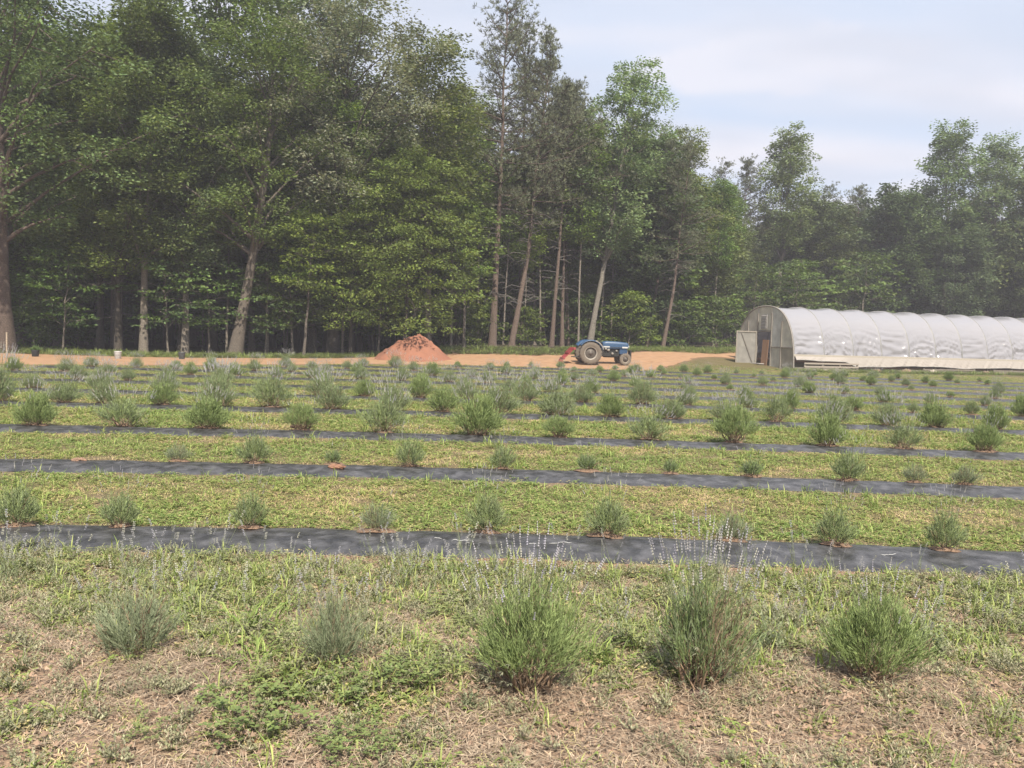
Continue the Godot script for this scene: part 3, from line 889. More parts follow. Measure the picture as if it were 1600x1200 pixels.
func make_lavender():
	var g1 := Color(0.168, 0.235, 0.085)
	var g2 := Color(0.245, 0.31, 0.12)
	var s1 := Color(0.175, 0.215, 0.125)
	var s2 := Color(0.25, 0.285, 0.178)
	lavender("big_green", {"seed": 41, "r": 0.30, "h": 0.47, "woody": 0.2, "bare": 0.85, "stems": 44, "shoots": 900, "per": 11, "shoot": 0.15, "leaf": 0.034, "fat": 1.0, "col": g1, "col2": g2, "drooping": 40, "flowers": 60, "fan": 0.55, "stalk": 0.28, "spike": 1.05})
	lavender("big_flower", {"seed": 42, "bare": 0.9, "brown": 0.2, "r": 0.28, "h": 0.46, "woody": 0.22, "stems": 36, "shoots": 420, "per": 11, "shoot": 0.2, "leaf": 0.042, "fat": 1.0, "col": g1, "col2": s1, "drooping": 60, "flowers": 78, "fan": 0.45, "stalk": 0.3, "spike": 1.15})
	lavender("dome", {"seed": 43, "r": 0.28, "h": 0.39, "woody": 0.14, "stems": 30, "shoots": 820, "per": 11, "shoot": 0.14, "leaf": 0.034, "fat": 1.0, "col": g1, "col2": g2, "bare": 0.7, "drooping": 40, "flowers": 22, "fan": 0.5, "stalk": 0.2, "spike": 1.0})
	lavender("silver", {"seed": 44, "r": 0.2, "h": 0.30, "woody": 0.07, "stems": 12, "bare": 0.9, "brown": 0.08, "shoots": 300, "per": 14, "shoot": 0.15, "leaf": 0.03, "fat": 0.9, "col": s1, "col2": s2, "drooping": 20, "flowers": 5, "fan": 0.5, "stalk": 0.2, "spike": 1.0})
	lavender("tuft", {"seed": 45, "r": 0.19, "h": 0.31, "woody": 0.06, "stems": 14, "shoots": 320, "per": 11, "shoot": 0.14, "leaf": 0.034, "fat": 1.1, "col": s1, "col2": g2, "drooping": 10, "flowers": 26, "fan": 0.5, "stalk": 0.28, "spike": 0.8})
	lavender("small", {"seed": 46, "r": 0.15, "h": 0.21, "woody": 0.06, "stems": 10, "shoots": 120, "per": 10, "shoot": 0.12, "leaf": 0.04, "fat": 1.3, "col": s1 * 0.8, "col2": g1, "drooping": 8, "flowers": 6, "fan": 0.6, "stalk": 0.2, "spike": 1.0})
	lavender("ball", {"seed": 47, "r": 0.37, "h": 0.52, "woody": 0.12, "stems": 22, "shoots": 820, "per": 9, "shoot": 0.22, "leaf": 0.05, "fat": 1.15, "col": g1 * 0.9, "col2": g2, "drooping": 30, "flowers": 40, "fan": 0.6, "stalk": 0.26, "spike": 1.4})
	lavender("loose", {"seed": 49, "r": 0.36, "h": 0.46, "woody": 0.13, "bare": 1.1, "stems": 20, "shoots": 420, "per": 10, "shoot": 0.2, "leaf": 0.05, "fat": 1.15, "col": s1, "col2": g2, "drooping": 60, "flowers": 50, "fan": 0.6, "stalk": 0.3, "spike": 1.4})
	lavender("plume", {"seed": 48, "r": 0.40, "h": 0.52, "woody": 0.12, "stems": 22, "shoots": 720, "per": 9, "shoot": 0.24, "leaf": 0.05, "fat": 1.15, "col": g1, "col2": s2, "drooping": 30, "flowers": 75, "fan": 0.7, "stalk": 0.36, "spike": 1.7, "side": 0.25})
	var front := "lavender in the front row without plastic"
	var y0 := func(x: float, d: float) -> float: return height(x, d) - 0.01
	place_bush("silver", "loose silver-grey lavender, leftmost bush of the front row on bare soil", -1.82, 4.0, y0.call(-1.82, 4.0), 0.3, Vector3(0.92, 1.0, 0.92), front)
	place_bush("silver", "compact silver-grey lavender, second bush from the left on bare soil in front", -0.83, 3.95, y0.call(-0.83, 3.95), 2.1, Vector3(0.74, 1.1, 0.74), front)
	place_bush("big_green", "big green lavender showing twisted brown woody stems, middle of the front row", 0.11, 3.78, y0.call(0.11, 3.78), 0.9, Vector3(0.9, 0.98, 0.9), front)
	place_bush("big_flower", "tall thin-topped lavender with most flower spikes, fourth in the front row", 0.93, 3.82, y0.call(0.93, 3.82), 0.0, Vector3(0.76, 1.05, 0.76), front)
	place_bush("dome", "bushy green dome-shaped lavender, rightmost full bush of the front row", 1.78, 3.92, y0.call(1.78, 3.92), 0.5, Vector3(0.82, 0.98, 0.82), front)
	var r := RandomNumberGenerator.new()
	r.seed = 51
	var known := [
		[[-3.93, "tuft", 1.0], [-3.14, "tuft", 0.95], [-2.12, "tuft", 1.0], [-1.07, "silver", 0.9], [-0.18, "tuft", 1.0], [0.83, "tuft", 1.05], [1.85, "silver", 0.8], [2.7, "tuft", 1.0], [3.57, "tuft", 1.05], [4.39, "silver", 1.0], [-4.9, "tuft", 1.0], [5.3, "tuft", 1.0]],
		[[-3.99, "silver", 0.85], [-3.11, "tuft", 1.2], [-2.15, "small", 0.9], [-1.22, "tuft", 1.25], [-0.09, "tuft", 1.1], [0.95, "small", 1.05], [1.98, "small", 0.85], [2.95, "small", 1.15], [4.11, "tuft", 1.15], [4.92, "silver", 0.95], [5.49, "silver", 0.95], [6.9, "tuft", 1.0], [-6.9, "tuft", 1.0]],
		[[-7.48, "ball", 1.0], [-6.17, "loose", 1.0], [-4.86, "ball", 1.1], [-3.37, "dome", 1.1], [-2.04, "loose", 1.05], [-0.55, "ball", 1.12], [0.8, "dome", 1.0], [2.27, "loose", 0.95], [3.64, "dome", 1.3], [5.13, "ball", 0.9], [6.31, "loose", 0.98], [7.59, "dome", 1.15], [9.1, "ball", 0.9], [-8.9, "ball", 1.0]],
		[[-10.31, "plume", 1.15], [-9.1, "plume", 0.9], [-8.3, "plume", 0.75], [-7.13, "ball", 0.9], [-6.02, "plume", 1.05], [-4.94, "loose", 1.1], [-3.69, "plume", 0.95], [-2.47, "plume", 0.95], [-1.42, "ball", 1.05], [-0.26, "plume", 1.05], [0.92, "plume", 1.0], [2.09, "ball", 0.95], [3.35, "plume", 0.8], [4.48, "plume", 0.85], [5.5, "loose", 1.0], [6.68, "plume", 0.9], [7.81, "plume", 0.75], [8.75, "ball", 1.0], [9.95, "ball", 0.85], [11.3, "plume", 0.9]]]
	for i in ROWS.size():
		var d: float = ROWS[i]
		var spots := []
		if i < known.size():
			spots = known[i]
			spots.sort_custom(func(a, b): return a[0] < b[0])
		else:
			var x := maxf(-0.64 * d - 1.0, strip_left(i) + 0.4)
			while x < 0.66 * d + 1.0:
				x += rnd(r, 1.05, 1.6)
				var lush := 1.0 - sm(-2.0, 10.0, x + (i - 4) * 1.2)
				if r.randf() < lerpf(0.14, 0.04, lush) + 0.025 * (i - 4):
					continue
				var k: String = ("plume" if r.randf() < 0.7 else "ball") if r.randf() < lush else ["ball", "dome", "tuft", "loose", "plume"][r.randi() % 5]
				spots.append([x, k, rnd(r, 0.62, 0.98) * lerpf(0.98, 1.12, lush) * (1.25 if k == "tuft" else 1.0)])
		var seen_here := 0
		var gone := 0
		for j in spots.size():
			var s: Array = spots[j]
			if absf(s[0]) <= 0.63 * d:
				seen_here += 1
			var g: float = s[2]
			var dj := row_at(i, s[0]) + rnd(r, -0.05, 0.05)
			var look: String = {"tuft": "upright feathery grey-green", "silver": "silvery narrow-leaved", "small": "small dark stubby", "ball": "dense rounded grey-green", "dome": "green vase-shaped", "plume": "wide lavender-flowered", "loose": "loose open grey-green"}[s[1]]
			var row: String = "nearest black plastic strip" if i == 0 else ("farthest black plastic strip" if i == ROWS.size() - 1 else ORD[i + 1] + " black plastic strip")
			var told: String = "%s lavender bush, %s from the left on the %s" % [look, ORD[maxi(seen_here, 1)], row]
			if s[0] < -0.63 * d:
				told = "%s lavender bush %s beyond the left edge, %s" % [look, "just" if s[0] > -0.63 * d - 1.3 else "well", row]
			elif s[0] > 0.63 * d:
				gone += 1
				told = "%s lavender bush %s beyond the right edge, %s" % [look, "just" if gone == 1 else ("farther" if gone == 2 else "farthest"), row]
			place_bush(s[1], told, s[0], dj, land(s[0], d) + 0.05, r.randf() * TAU, Vector3(g * rnd(r, 0.82, 1.12), g * rnd(r, 0.82, 1.15), g * rnd(r, 0.82, 1.12)) * (0.86 if i < 2 else (0.97 if i < 5 else 0.78)), "lavender on the %s" % row)
			holes.append([i, s[0], dj, (0.14 if i < 2 else 0.18) * rnd(r, 0.7, 1.25)])

var holes := []
func make_strips():
	for i in ROWS.size():
		var d: float = ROWS[i]
		var s := Shape.new(true)
		var step := 0.08 if i < 2 else (0.16 if i < 4 else 0.4)
		var across := 14 if i < 4 else 8
		var x0 := strip_left(i)
		var x1 := 0.72 * d + 3.0
		var rows := []
		var top := func(x: float, u: float) -> float:
			var prof := 0.055 * pow(sin(PI * clampf(u, 0.0, 1.0)), 0.6) - 0.012
			return land(x, d) + prof + 0.012 + (0.018 * lumps.get_noise_2d(x * 4.0 + i * 17.0, u * 2.0) + 0.010 * lumps.get_noise_2d(x * 14.0 + i * 5.0, u * 14.0)) * sin(PI * clampf(u, 0.02, 0.98))
		for j in across + 1:
			var u := float(j) / across
			var rr := []
			var x := x0
			while x < x1:
				var wob := 0.06 * lumps.get_noise_2d(x * 1.1, i * 30.0 + (0.0 if u < 0.5 else 60.0))
				rr.append(Vector3(x, top.call(x, u), -(row_at(i, x) - 0.62 + 0.8 * u + wob - (0.3 * (1.0 - u) if i > 4 else 0.0))))
				x += step
			rows.append(rr)
		s.grid(rows, [Color(0.12, 0.12, 0.126)])
		var o := put("plastic_strip", s.mesh(), mats.plastic_mulch)
		var which: String = "nearest strip, shiny" if i == 0 else ("farthest strip, along the clay track" if i == ROWS.size() - 1 else ORD[i + 1] + " strip counted from the front")
		tag(o, "black plastic mulch laid along a lavender row, " + which, "plastic mulch", "black plastic mulch strips")
		for e in holes:
			if e[0] != i:
				continue
			var f := Shape.new(true)
			var rim := []
			var inner := []
			var core := []
			for q in 15:
				var a := TAU * q / 14.0
				var wob := 1.0 + 0.25 * lumps.get_noise_2d(e[1] * 9.0 + cos(a) * 4.0, sin(a) * 4.0 + i)
				var px: float = e[1] + cos(a) * e[3] * wob
				var pd: float = e[2] + 0.01 + sin(a) * e[3] * 0.75 * wob
				var u: float = (pd - row_at(i, px) + 0.62) / 0.8
				var yy: float = (top.call(px, clampf(u, 0.0, 1.0)))
				rim.append(Vector3(px, yy + 0.004, -pd))
				inner.append(Vector3(lerpf(px, e[1], 0.35), yy + 0.018 + 0.008 * wob, -lerpf(pd, e[2], 0.35)))
				core.append(Vector3(e[1], yy + 0.028, -e[2]))
			f.grid([rim, inner, core], [Color(0.29, 0.19, 0.13)])
			put("planting_hole", f.mesh(), mats.soil, o)
		if i == 0:
			for w in [[-0.55, 0.42, 0.03], [-0.38, 0.42, 0.06], [0.42, 0.4, 0.09], [0.20, 0.38, 0.03], [3.0, 0.4, 0.06]]:  # pale raised streaks painted in as glints on the wrinkled plastic
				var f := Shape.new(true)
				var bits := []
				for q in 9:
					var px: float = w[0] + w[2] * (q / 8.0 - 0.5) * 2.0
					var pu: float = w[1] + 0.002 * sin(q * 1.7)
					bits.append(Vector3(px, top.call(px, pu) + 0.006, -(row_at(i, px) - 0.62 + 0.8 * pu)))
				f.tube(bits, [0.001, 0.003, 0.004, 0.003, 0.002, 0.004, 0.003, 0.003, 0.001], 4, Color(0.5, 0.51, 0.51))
				put("painted_glint", f.mesh(), mats.paint, o)

# ------------------------------------------------------------------ grass and litter
func scatter(called: String, label: String, m: Mesh, material: Material, rows: Array) -> void:
	var mm := MultiMesh.new()
	mm.transform_format = MultiMesh.TRANSFORM_3D
	mm.use_colors = true
	mm.mesh = m
	mm.instance_count = rows.size()
	for i in rows.size():
		mm.set_instance_transform(i, rows[i][0])
		mm.set_instance_color(i, rows[i][1])
	var o := MultiMeshInstance3D.new()
	o.name = numbered(called)
	o.multimesh = mm
	o.material_override = material
	add_child(o, true)
	stuff(o)
	o.set_meta("label", label)
	o.set_meta("category", "ground cover")

func blades(sd: int, count: int, length: float, wide: float, el0: float, el1: float, spread: float, cols: Array) -> Mesh:
	var r := RandomNumberGenerator.new()
	r.seed = sd
	var s := Shape.new()
	for i in count:
		var az := r.randf() * TAU
		var p := Vector3(rnd(r, -spread, spread), -0.01, rnd(r, -spread, spread))
		var d := dir_of(az, rnd(r, el0, el1))
		var l := length * rnd(r, 0.55, 1.2)
		var side := d.cross(Vector3.UP).normalized() * l * wide
		var c: Color = cols[r.randi() % cols.size()] * rnd(r, 0.75, 1.25)
		var mid := p + d * l * 0.6
		var tip := mid + (d + Vector3(0, -0.7, 0)).normalized() * l * 0.45
		# a bent blade: a tapering lower half and a drooping tip
		s.quad(p - side * 0.6, p + side * 0.6, mid + side, mid - side, c)
		s.tri(mid - side, mid + side, tip, c)
	return s.mesh()

func leaflets(sd: int, count: int, size: float, tall: float, spread: float, cols: Array) -> Mesh:
	var r := RandomNumberGenerator.new()
	r.seed = sd
	var s := Shape.new()
	for i in count:
		var p := Vector3(rnd(r, -spread, spread), tall * rnd(r, 0.25, 1.0), rnd(r, -spread, spread))
		var base := r.randf() * TAU
		var c: Color = cols[r.randi() % cols.size()] * rnd(r, 0.75, 1.3)
		s.leaf(Vector3(p.x * 0.6, 0, p.z * 0.6), p - Vector3(p.x * 0.6, 0, p.z * 0.6), Vector3(0.0015, 0, 0.001), Vector3.ZERO, c * 0.8)
		for q in 3:
			var d := dir_of(base + q * TAU / 3.0, rnd(r, -0.2, 0.5))
			s.leaf(p, d * size, d.cross(Vector3.UP).normalized() * size * 0.36, Vector3(0, size * 0.1, 0), c)
	return s.mesh()

func herb(sd: int, stems: int, tall: float, size: float, cols: Array) -> Mesh:
	var r := RandomNumberGenerator.new()
	r.seed = sd
	var s := Shape.new()
	for i in stems:
		var d := dir_of(r.randf() * TAU, rnd(r, 0.5, 1.4))
		var l := tall * rnd(r, 0.5, 1.1)
		var c: Color = cols[r.randi() % cols.size()] * rnd(r, 0.8, 1.2)
		s.leaf(Vector3.ZERO, d * l, d.cross(Vector3(0.3, 0.2, 1)).normalized() * 0.002, Vector3.ZERO, c * 0.8)
		var q := 0.2
		while q < 1.0:
			var ld := (dir_of(r.randf() * TAU, rnd(r, -0.1, 0.7)) + d * 0.6).normalized()
			s.leaf(d * l * q, ld * size * (1.2 - 0.5 * q), ld.cross(Vector3.UP).normalized() * size * 0.2, Vector3.ZERO, c * rnd(r, 0.85, 1.15))
			q += 0.09
	return s.mesh()

func crumbs(sd: int) -> Mesh:
	var r := RandomNumberGenerator.new()
	r.seed = sd
	var s := Shape.new()
	for i in 14:
		var p := Vector3(rnd(r, -0.2, 0.2), 0.0, rnd(r, -0.2, 0.2))
		var z := 0.004 + 0.016 * pow(r.randf(), 3.0)
		var c := Color(0.33, 0.23, 0.165) * rnd(r, 0.75, 1.15)
		var top := p + Vector3(rnd(r, -0.3, 0.3) * z, z, rnd(r, -0.3, 0.3) * z)
		for q in 5:
			var a := dir_of(q * TAU / 5.0, 0.0) * z * 1.3 * (0.8 + 0.4 * sin(q * 2.3 + i))
			var b := dir_of((q + 1) * TAU / 5.0, 0.0) * z * 1.3 * (0.8 + 0.4 * sin((q + 1) % 5 * 2.3 + i))
			s.tri(top, p + b - Vector3(0, 0.004, 0), p + a - Vector3(0, 0.004, 0), c)
	return s.mesh()

func loose_spikes() -> Mesh:
	var r := RandomNumberGenerator.new()
	r.seed = 69
	var s := Shape.new()
	for i in 6:
		var d := dir_of(r.randf() * TAU, rnd(r, 0.95, 1.5))
		var p := Vector3(rnd(r, -0.06, 0.06), 0, rnd(r, -0.06, 0.06))
		var l := rnd(r, 0.16, 0.34)
		s.leaf(p, d * l, d.cross(Vector3(0.2, 0, 1)).normalized() * 0.0016, Vector3.ZERO, Color(0.21, 0.25, 0.13))
		for j in 5:
			var ld := (d + dir_of(r.randf() * TAU, 0.2) * 0.7).normalized()
			s.leaf(p + d * l * 0.12 * j, ld * 0.04, ld.cross(d).normalized() * 0.003, Vector3.ZERO, Color(0.23, 0.27, 0.16))
		var fc := Color(0.31, 0.31, 0.37).lerp(Color(0.38, 0.38, 0.32), r.randf())
		for w in 5:
			for q in 3:
				var a := dir_of(q * TAU / 3.0 + w, 0.5)
				s.leaf(p + d * (l + w * 0.012), a * 0.011, d * 0.004, Vector3.ZERO, fc)
	return s.mesh()

func litter(sd: int, count: int, spread: float) -> Mesh:
	var r := RandomNumberGenerator.new()
	r.seed = sd
	var s := Shape.new()
	for i in count:
		var p := Vector3(rnd(r, -spread, spread), rnd(r, 0.003, 0.025), rnd(r, -spread, spread))
		var d := dir_of(r.randf() * TAU, rnd(r, -0.12, 0.3))
		var l := rnd(r, 0.02, 0.09)
		var b := rnd(r, 0.6, 1.25)
		var c := Color(0.45, 0.36, 0.26).lerp(Color(0.25, 0.19, 0.14), r.randf()) * b
		s.leaf(p, d * l, d.cross(Vector3.UP).normalized() * rnd(r, 0.0009, 0.0026), Vector3.ZERO, c)
	return s.mesh()

func make_cover():
	var lime := Color(0.275, 0.345, 0.10)
	var gold := Color(0.37, 0.345, 0.15)
	var mid := Color(0.17, 0.25, 0.06)
	var tan := Color(0.46, 0.37, 0.235)
	var crab := blades(61, 18, 0.066, 0.085, 0.1, 0.8, 0.08, [lime, gold, mid, lime])
	var clover := leaflets(62, 14, 0.022, 0.05, 0.1, [lime, mid, gold])
	var tuft := blades(63, 16, 0.14, 0.026, 0.7, 1.4, 0.04, [mid, lime, tan])
	var dry := blades(64, 14, 0.10, 0.024, 0.1, 0.9, 0.08, [tan, gold, tan])
	var grey := herb(65, 10, 0.12, 0.021, [Color(0.21, 0.24, 0.12), Color(0.26, 0.28, 0.165)])
	var weed := leaflets(66, 40, 0.02, 0.09, 0.12, [Color(0.17, 0.22, 0.075), Color(0.22, 0.27, 0.095)])
	var bits := litter(67, 40, 0.2)
	var r := RandomNumberGenerator.new()
	r.seed = 70
	var lists := {"crab": [], "clover": [], "tuft": [], "dry": [], "grey": [], "weed": [], "bits": []}
	# between the strips
	for i in 200000:
		var d := sqrt(lerpf(5.9 * 5.9, 50.0 * 50.0, pow(r.randf(), 1.6)))
		var x := rnd(r, -0.72, 0.72) * d + rnd(r, -1.5, 1.5)
		if on_strip(x, d, -0.04 - 0.16 * pow(r.randf(), 4.0)) or d < 6.2:
			continue
		if d > 30.0 and (track(x, d) > 0.35 + 0.5 * r.randf()):
			continue
		var p := patches.get_noise_2d(x * 0.9, d * 0.9) * 0.5 + 0.5
		var q := patches.get_noise_2d(x * 0.45 + 50.0, d * 0.7) * 0.5 + 0.5
		if r.randf() < 0.75 * sm(0.6, 0.85, p):
			continue
		var edge := 1.0
		for ri in ROWS.size():
			var row := row_at(ri, x)
			edge = minf(edge, sm(0.38 + 0.3 * sm(20.0, 30.0, d), 0.62 + 0.4 * sm(20.0, 30.0, d), absf(d - row + 0.22)))
		if r.randf() > edge + 0.15:
			continue
		var big := rnd(r, 0.55, 1.2) * (0.85 + 0.4 * sm(8.0, 16.0, d) - 0.35 * sm(18.0, 30.0, d))
		var t := Transform3D(Basis(Vector3.UP, r.randf() * TAU).scaled(Vector3(big, big * rnd(r, 0.7, 1.1), big)), Vector3(x, height(x, d), -d))
		var tone := rnd(r, 0.75, 1.2)
		var c := Color(tone * lerpf(0.80, 1.30, q), tone * lerpf(0.92, 1.08, q), tone * lerpf(0.9, 1.15, q))
		var pick := r.randf()
		if r.randf() < 0.55 * sm(0.52, 0.72, q + 0.25 * (p - 0.5)):
			pick = 0.9
		lists["crab" if pick < 0.56 else ("clover" if pick < 0.84 else ("dry" if pick < 0.95 else "tuft"))].append([t, c])
	# the rough ground in front
	for i in 26000:
		var d := rnd(r, 2.2, 6.1)
		var x := rnd(r, -0.75, 0.75) * d + rnd(r, -0.6, 0.6)
		var p := patches.get_noise_2d(x * 0.9, d * 0.9) * 0.5 + 0.5
		var fine := patches.get_noise_2d(x * 4.0 + 11.0, d * 4.0) * 0.5 + 0.5
		var green := sm(0.38, 0.72, 0.45 * p + 0.55 * fine + 0.17 * sm(4.0, 5.0, d) - 0.09 * (1.0 - sm(3.2, 4.4, d)))
		if d > 5.95:
			green *= 0.3
		var y := height(x, d)
		var big := rnd(r, 0.5, 1.1)
		var t := Transform3D(Basis(Vector3.UP, r.randf() * TAU).scaled(Vector3.ONE * big), Vector3(x, y, -d))
		var tone := rnd(r, 0.75, 1.2)
		var c := Color(tone * 1.12, tone * 1.03, tone * 1.15)
		if r.randf() < green:
			var pick := r.randf()
			lists["crab" if pick < 0.34 else ("clover" if pick < 0.44 else ("grey" if pick < 0.60 else ("weed" if pick < 0.62 else ("tuft" if pick < 0.72 else "dry"))))].append([t, c])
		elif r.randf() < 0.09:
			lists[["grey", "dry", "crab"][r.randi() % 3]].append([t, c])
		if r.randf() < 0.25 * (1.0 - 0.3 * green) * sm(0.3, 0.62, patches.get_noise_2d(x * 2.2 + 80.0, d * 2.2) * 0.5 + 0.5):
			lists["bits"].append([Transform3D(Basis(Vector3.UP, r.randf() * TAU), Vector3(x, y, -d)), Color(tone, tone, tone)])
	# the rough edge between the track and the wood
	for i in 5500:
		var x := rnd(r, -40.0, 30.0)
		var back := rear(x)
		var d := back + rnd(r, -0.6, 4.0)
		var big := rnd(r, 1.2, 2.8)
		var t := Transform3D(Basis(Vector3.UP, r.randf() * TAU).scaled(Vector3.ONE * big), Vector3(x, height(x, d), -d))
		var tone := rnd(r, 0.6, 1.0)
		lists[["weed", "clover", "tuft", "crab"][r.randi() % 4]].append([t, Color(tone, tone, tone)])
	for i in 900:
		var u := rnd(r, -2.0, 30.0)
		var v := rnd(r, 3.3, 5.2)
		var x := 16.0 + 0.9455 * u + 0.3256 * v
		var d := 52.84 + 0.3256 * u - 0.9455 * v
		var tone := rnd(r, 0.6, 1.0)
		lists[["tuft", "weed"][i % 2]].append([Transform3D(Basis(Vector3.UP, r.randf() * TAU).scaled(Vector3.ONE * rnd(r, 1.0, 2.4)), Vector3(x, height(x, d), -d)), Color(tone, tone, tone)])
	var spikes := []
	for i in 210:
		var d := rnd(r, 4.3, 6.2)
		var x := rnd(r, -0.72, 0.72) * d
		if patches.get_noise_2d(x * 1.3 + 21.0, d * 1.3) < -0.05:
			continue
		var tone := rnd(r, 0.8, 1.1)
		spikes.append([Transform3D(Basis(Vector3.UP, r.randf() * TAU).scaled(Vector3.ONE * rnd(r, 0.6, 1.05)), Vector3(x, height(x, d), -d)), Color(tone, tone, tone)])
	scatter("loose_lavender", "sparse lavender spikes standing loose in the weeds behind the front bushes", loose_spikes(), mats.flower, spikes)
	scatter("grass", "yellow-green broad-bladed grass growing between the black strips", crab, mats.grass, lists.crab)
	scatter("clover", "low clover-like leaves spread through the grass", clover, mats.grass, lists.clover)
	scatter("tall_grass", "thin upright grass tufts scattered through the field", tuft, mats.grass, lists.tuft)
	scatter("dry_grass", "tan dry grass tufts scattered through the field", dry, mats.straw, lists.dry)
	scatter("grey_weeds", "grey-green narrow-leaved weeds on the rough front ground", grey, mats.grass, lists.grey)
	scatter("green_weeds", "small dense leafy weeds on bare soil and the wood's edge", weed, mats.grass, lists.weed)
	var soil_bits := []
	for i in 1800:
		var d := rnd(r, 2.2, 5.9)
		var x := rnd(r, -0.75, 0.75) * d + rnd(r, -0.4, 0.4)
		var tone := rnd(r, 0.8, 1.1)
		soil_bits.append([Transform3D(Basis(Vector3.UP, r.randf() * TAU), Vector3(x, height(x, d), -d)), Color(tone, tone, tone)])
	scatter("soil_crumbs", "small crumbs of reddish soil on the bare ground in front", crumbs(75), mats.straw, soil_bits)
	scatter("straw_litter", "dry straw bits lying over the reddish soil in front", bits, mats.straw, lists.bits)
	# weeds large enough to be picked out one by one
	var bigweed := leaflets(71, 130, 0.022, 0.1, 0.16, [Color(0.14, 0.19, 0.065), Color(0.185, 0.235, 0.08)])
	var biggrass := blades(72, 46, 0.24, 0.02, 0.3, 1.2, 0.09, [mid, Color(0.14, 0.19, 0.05), lime])
	var biggrey := herb(73, 30, 0.2, 0.026, [Color(0.19, 0.225, 0.12), Color(0.25, 0.275, 0.17)])
	for w in [
		[bigweed, "leafy_weed", "low leafy green weed on bare soil below the second front lavender", -0.72, 3.72, 1.0],
		[bigweed, "leafy_weed", "spreading leafy weed patch at the near end of the bare soil, left of centre", -1.05, 3.42, 1.35],
		[bigweed, "leafy_weed", "small leafy weed beside the low weed below the second front lavender", -0.42, 3.8, 0.9],
		[bigweed, "leafy_weed", "bright leafy weed at the very front between bare soil patches", -0.6, 3.25, 0.9],
		[biggrass, "grass_tuft", "spreading green grass tuft between the two silver-grey front lavenders", -1.35, 4.35, 1.1],
		[biggrass, "grass_tuft", "green grass tuft right against the big woody-stemmed lavender", 0.45, 4.1, 0.8],
		[biggrass, "grass_tuft", "low grass tuft on bare soil left of the low leafy weed", -1.2, 3.9, 0.8],
		[biggrey, "grey_weed", "grey feathery weed between the big green and the most-flowered lavender", 0.62, 4.3, 1.1],
		[biggrey, "grey_weed", "pale grey weed between the most-flowered lavender and the rightmost dome", 1.42, 4.3, 1.2],
		[biggrey, "grey_weed", "grey weed right of the rightmost dome-shaped lavender", 2.3, 4.35, 1.2],
		[biggrey, "grey_weed", "small grey weed on bare soil right of the leafy weeds", -0.15, 3.6, 0.6],
	]:
		var o := put(w[1], w[0], mats.grass)
		tag(o, w[2], "weed", "single weeds on the front soil")
		o.transform = Transform3D(Basis(Vector3.UP, w[3] * 7.0).scaled(Vector3.ONE * w[5]), Vector3(w[3], height(w[3], w[4]), -w[4]))

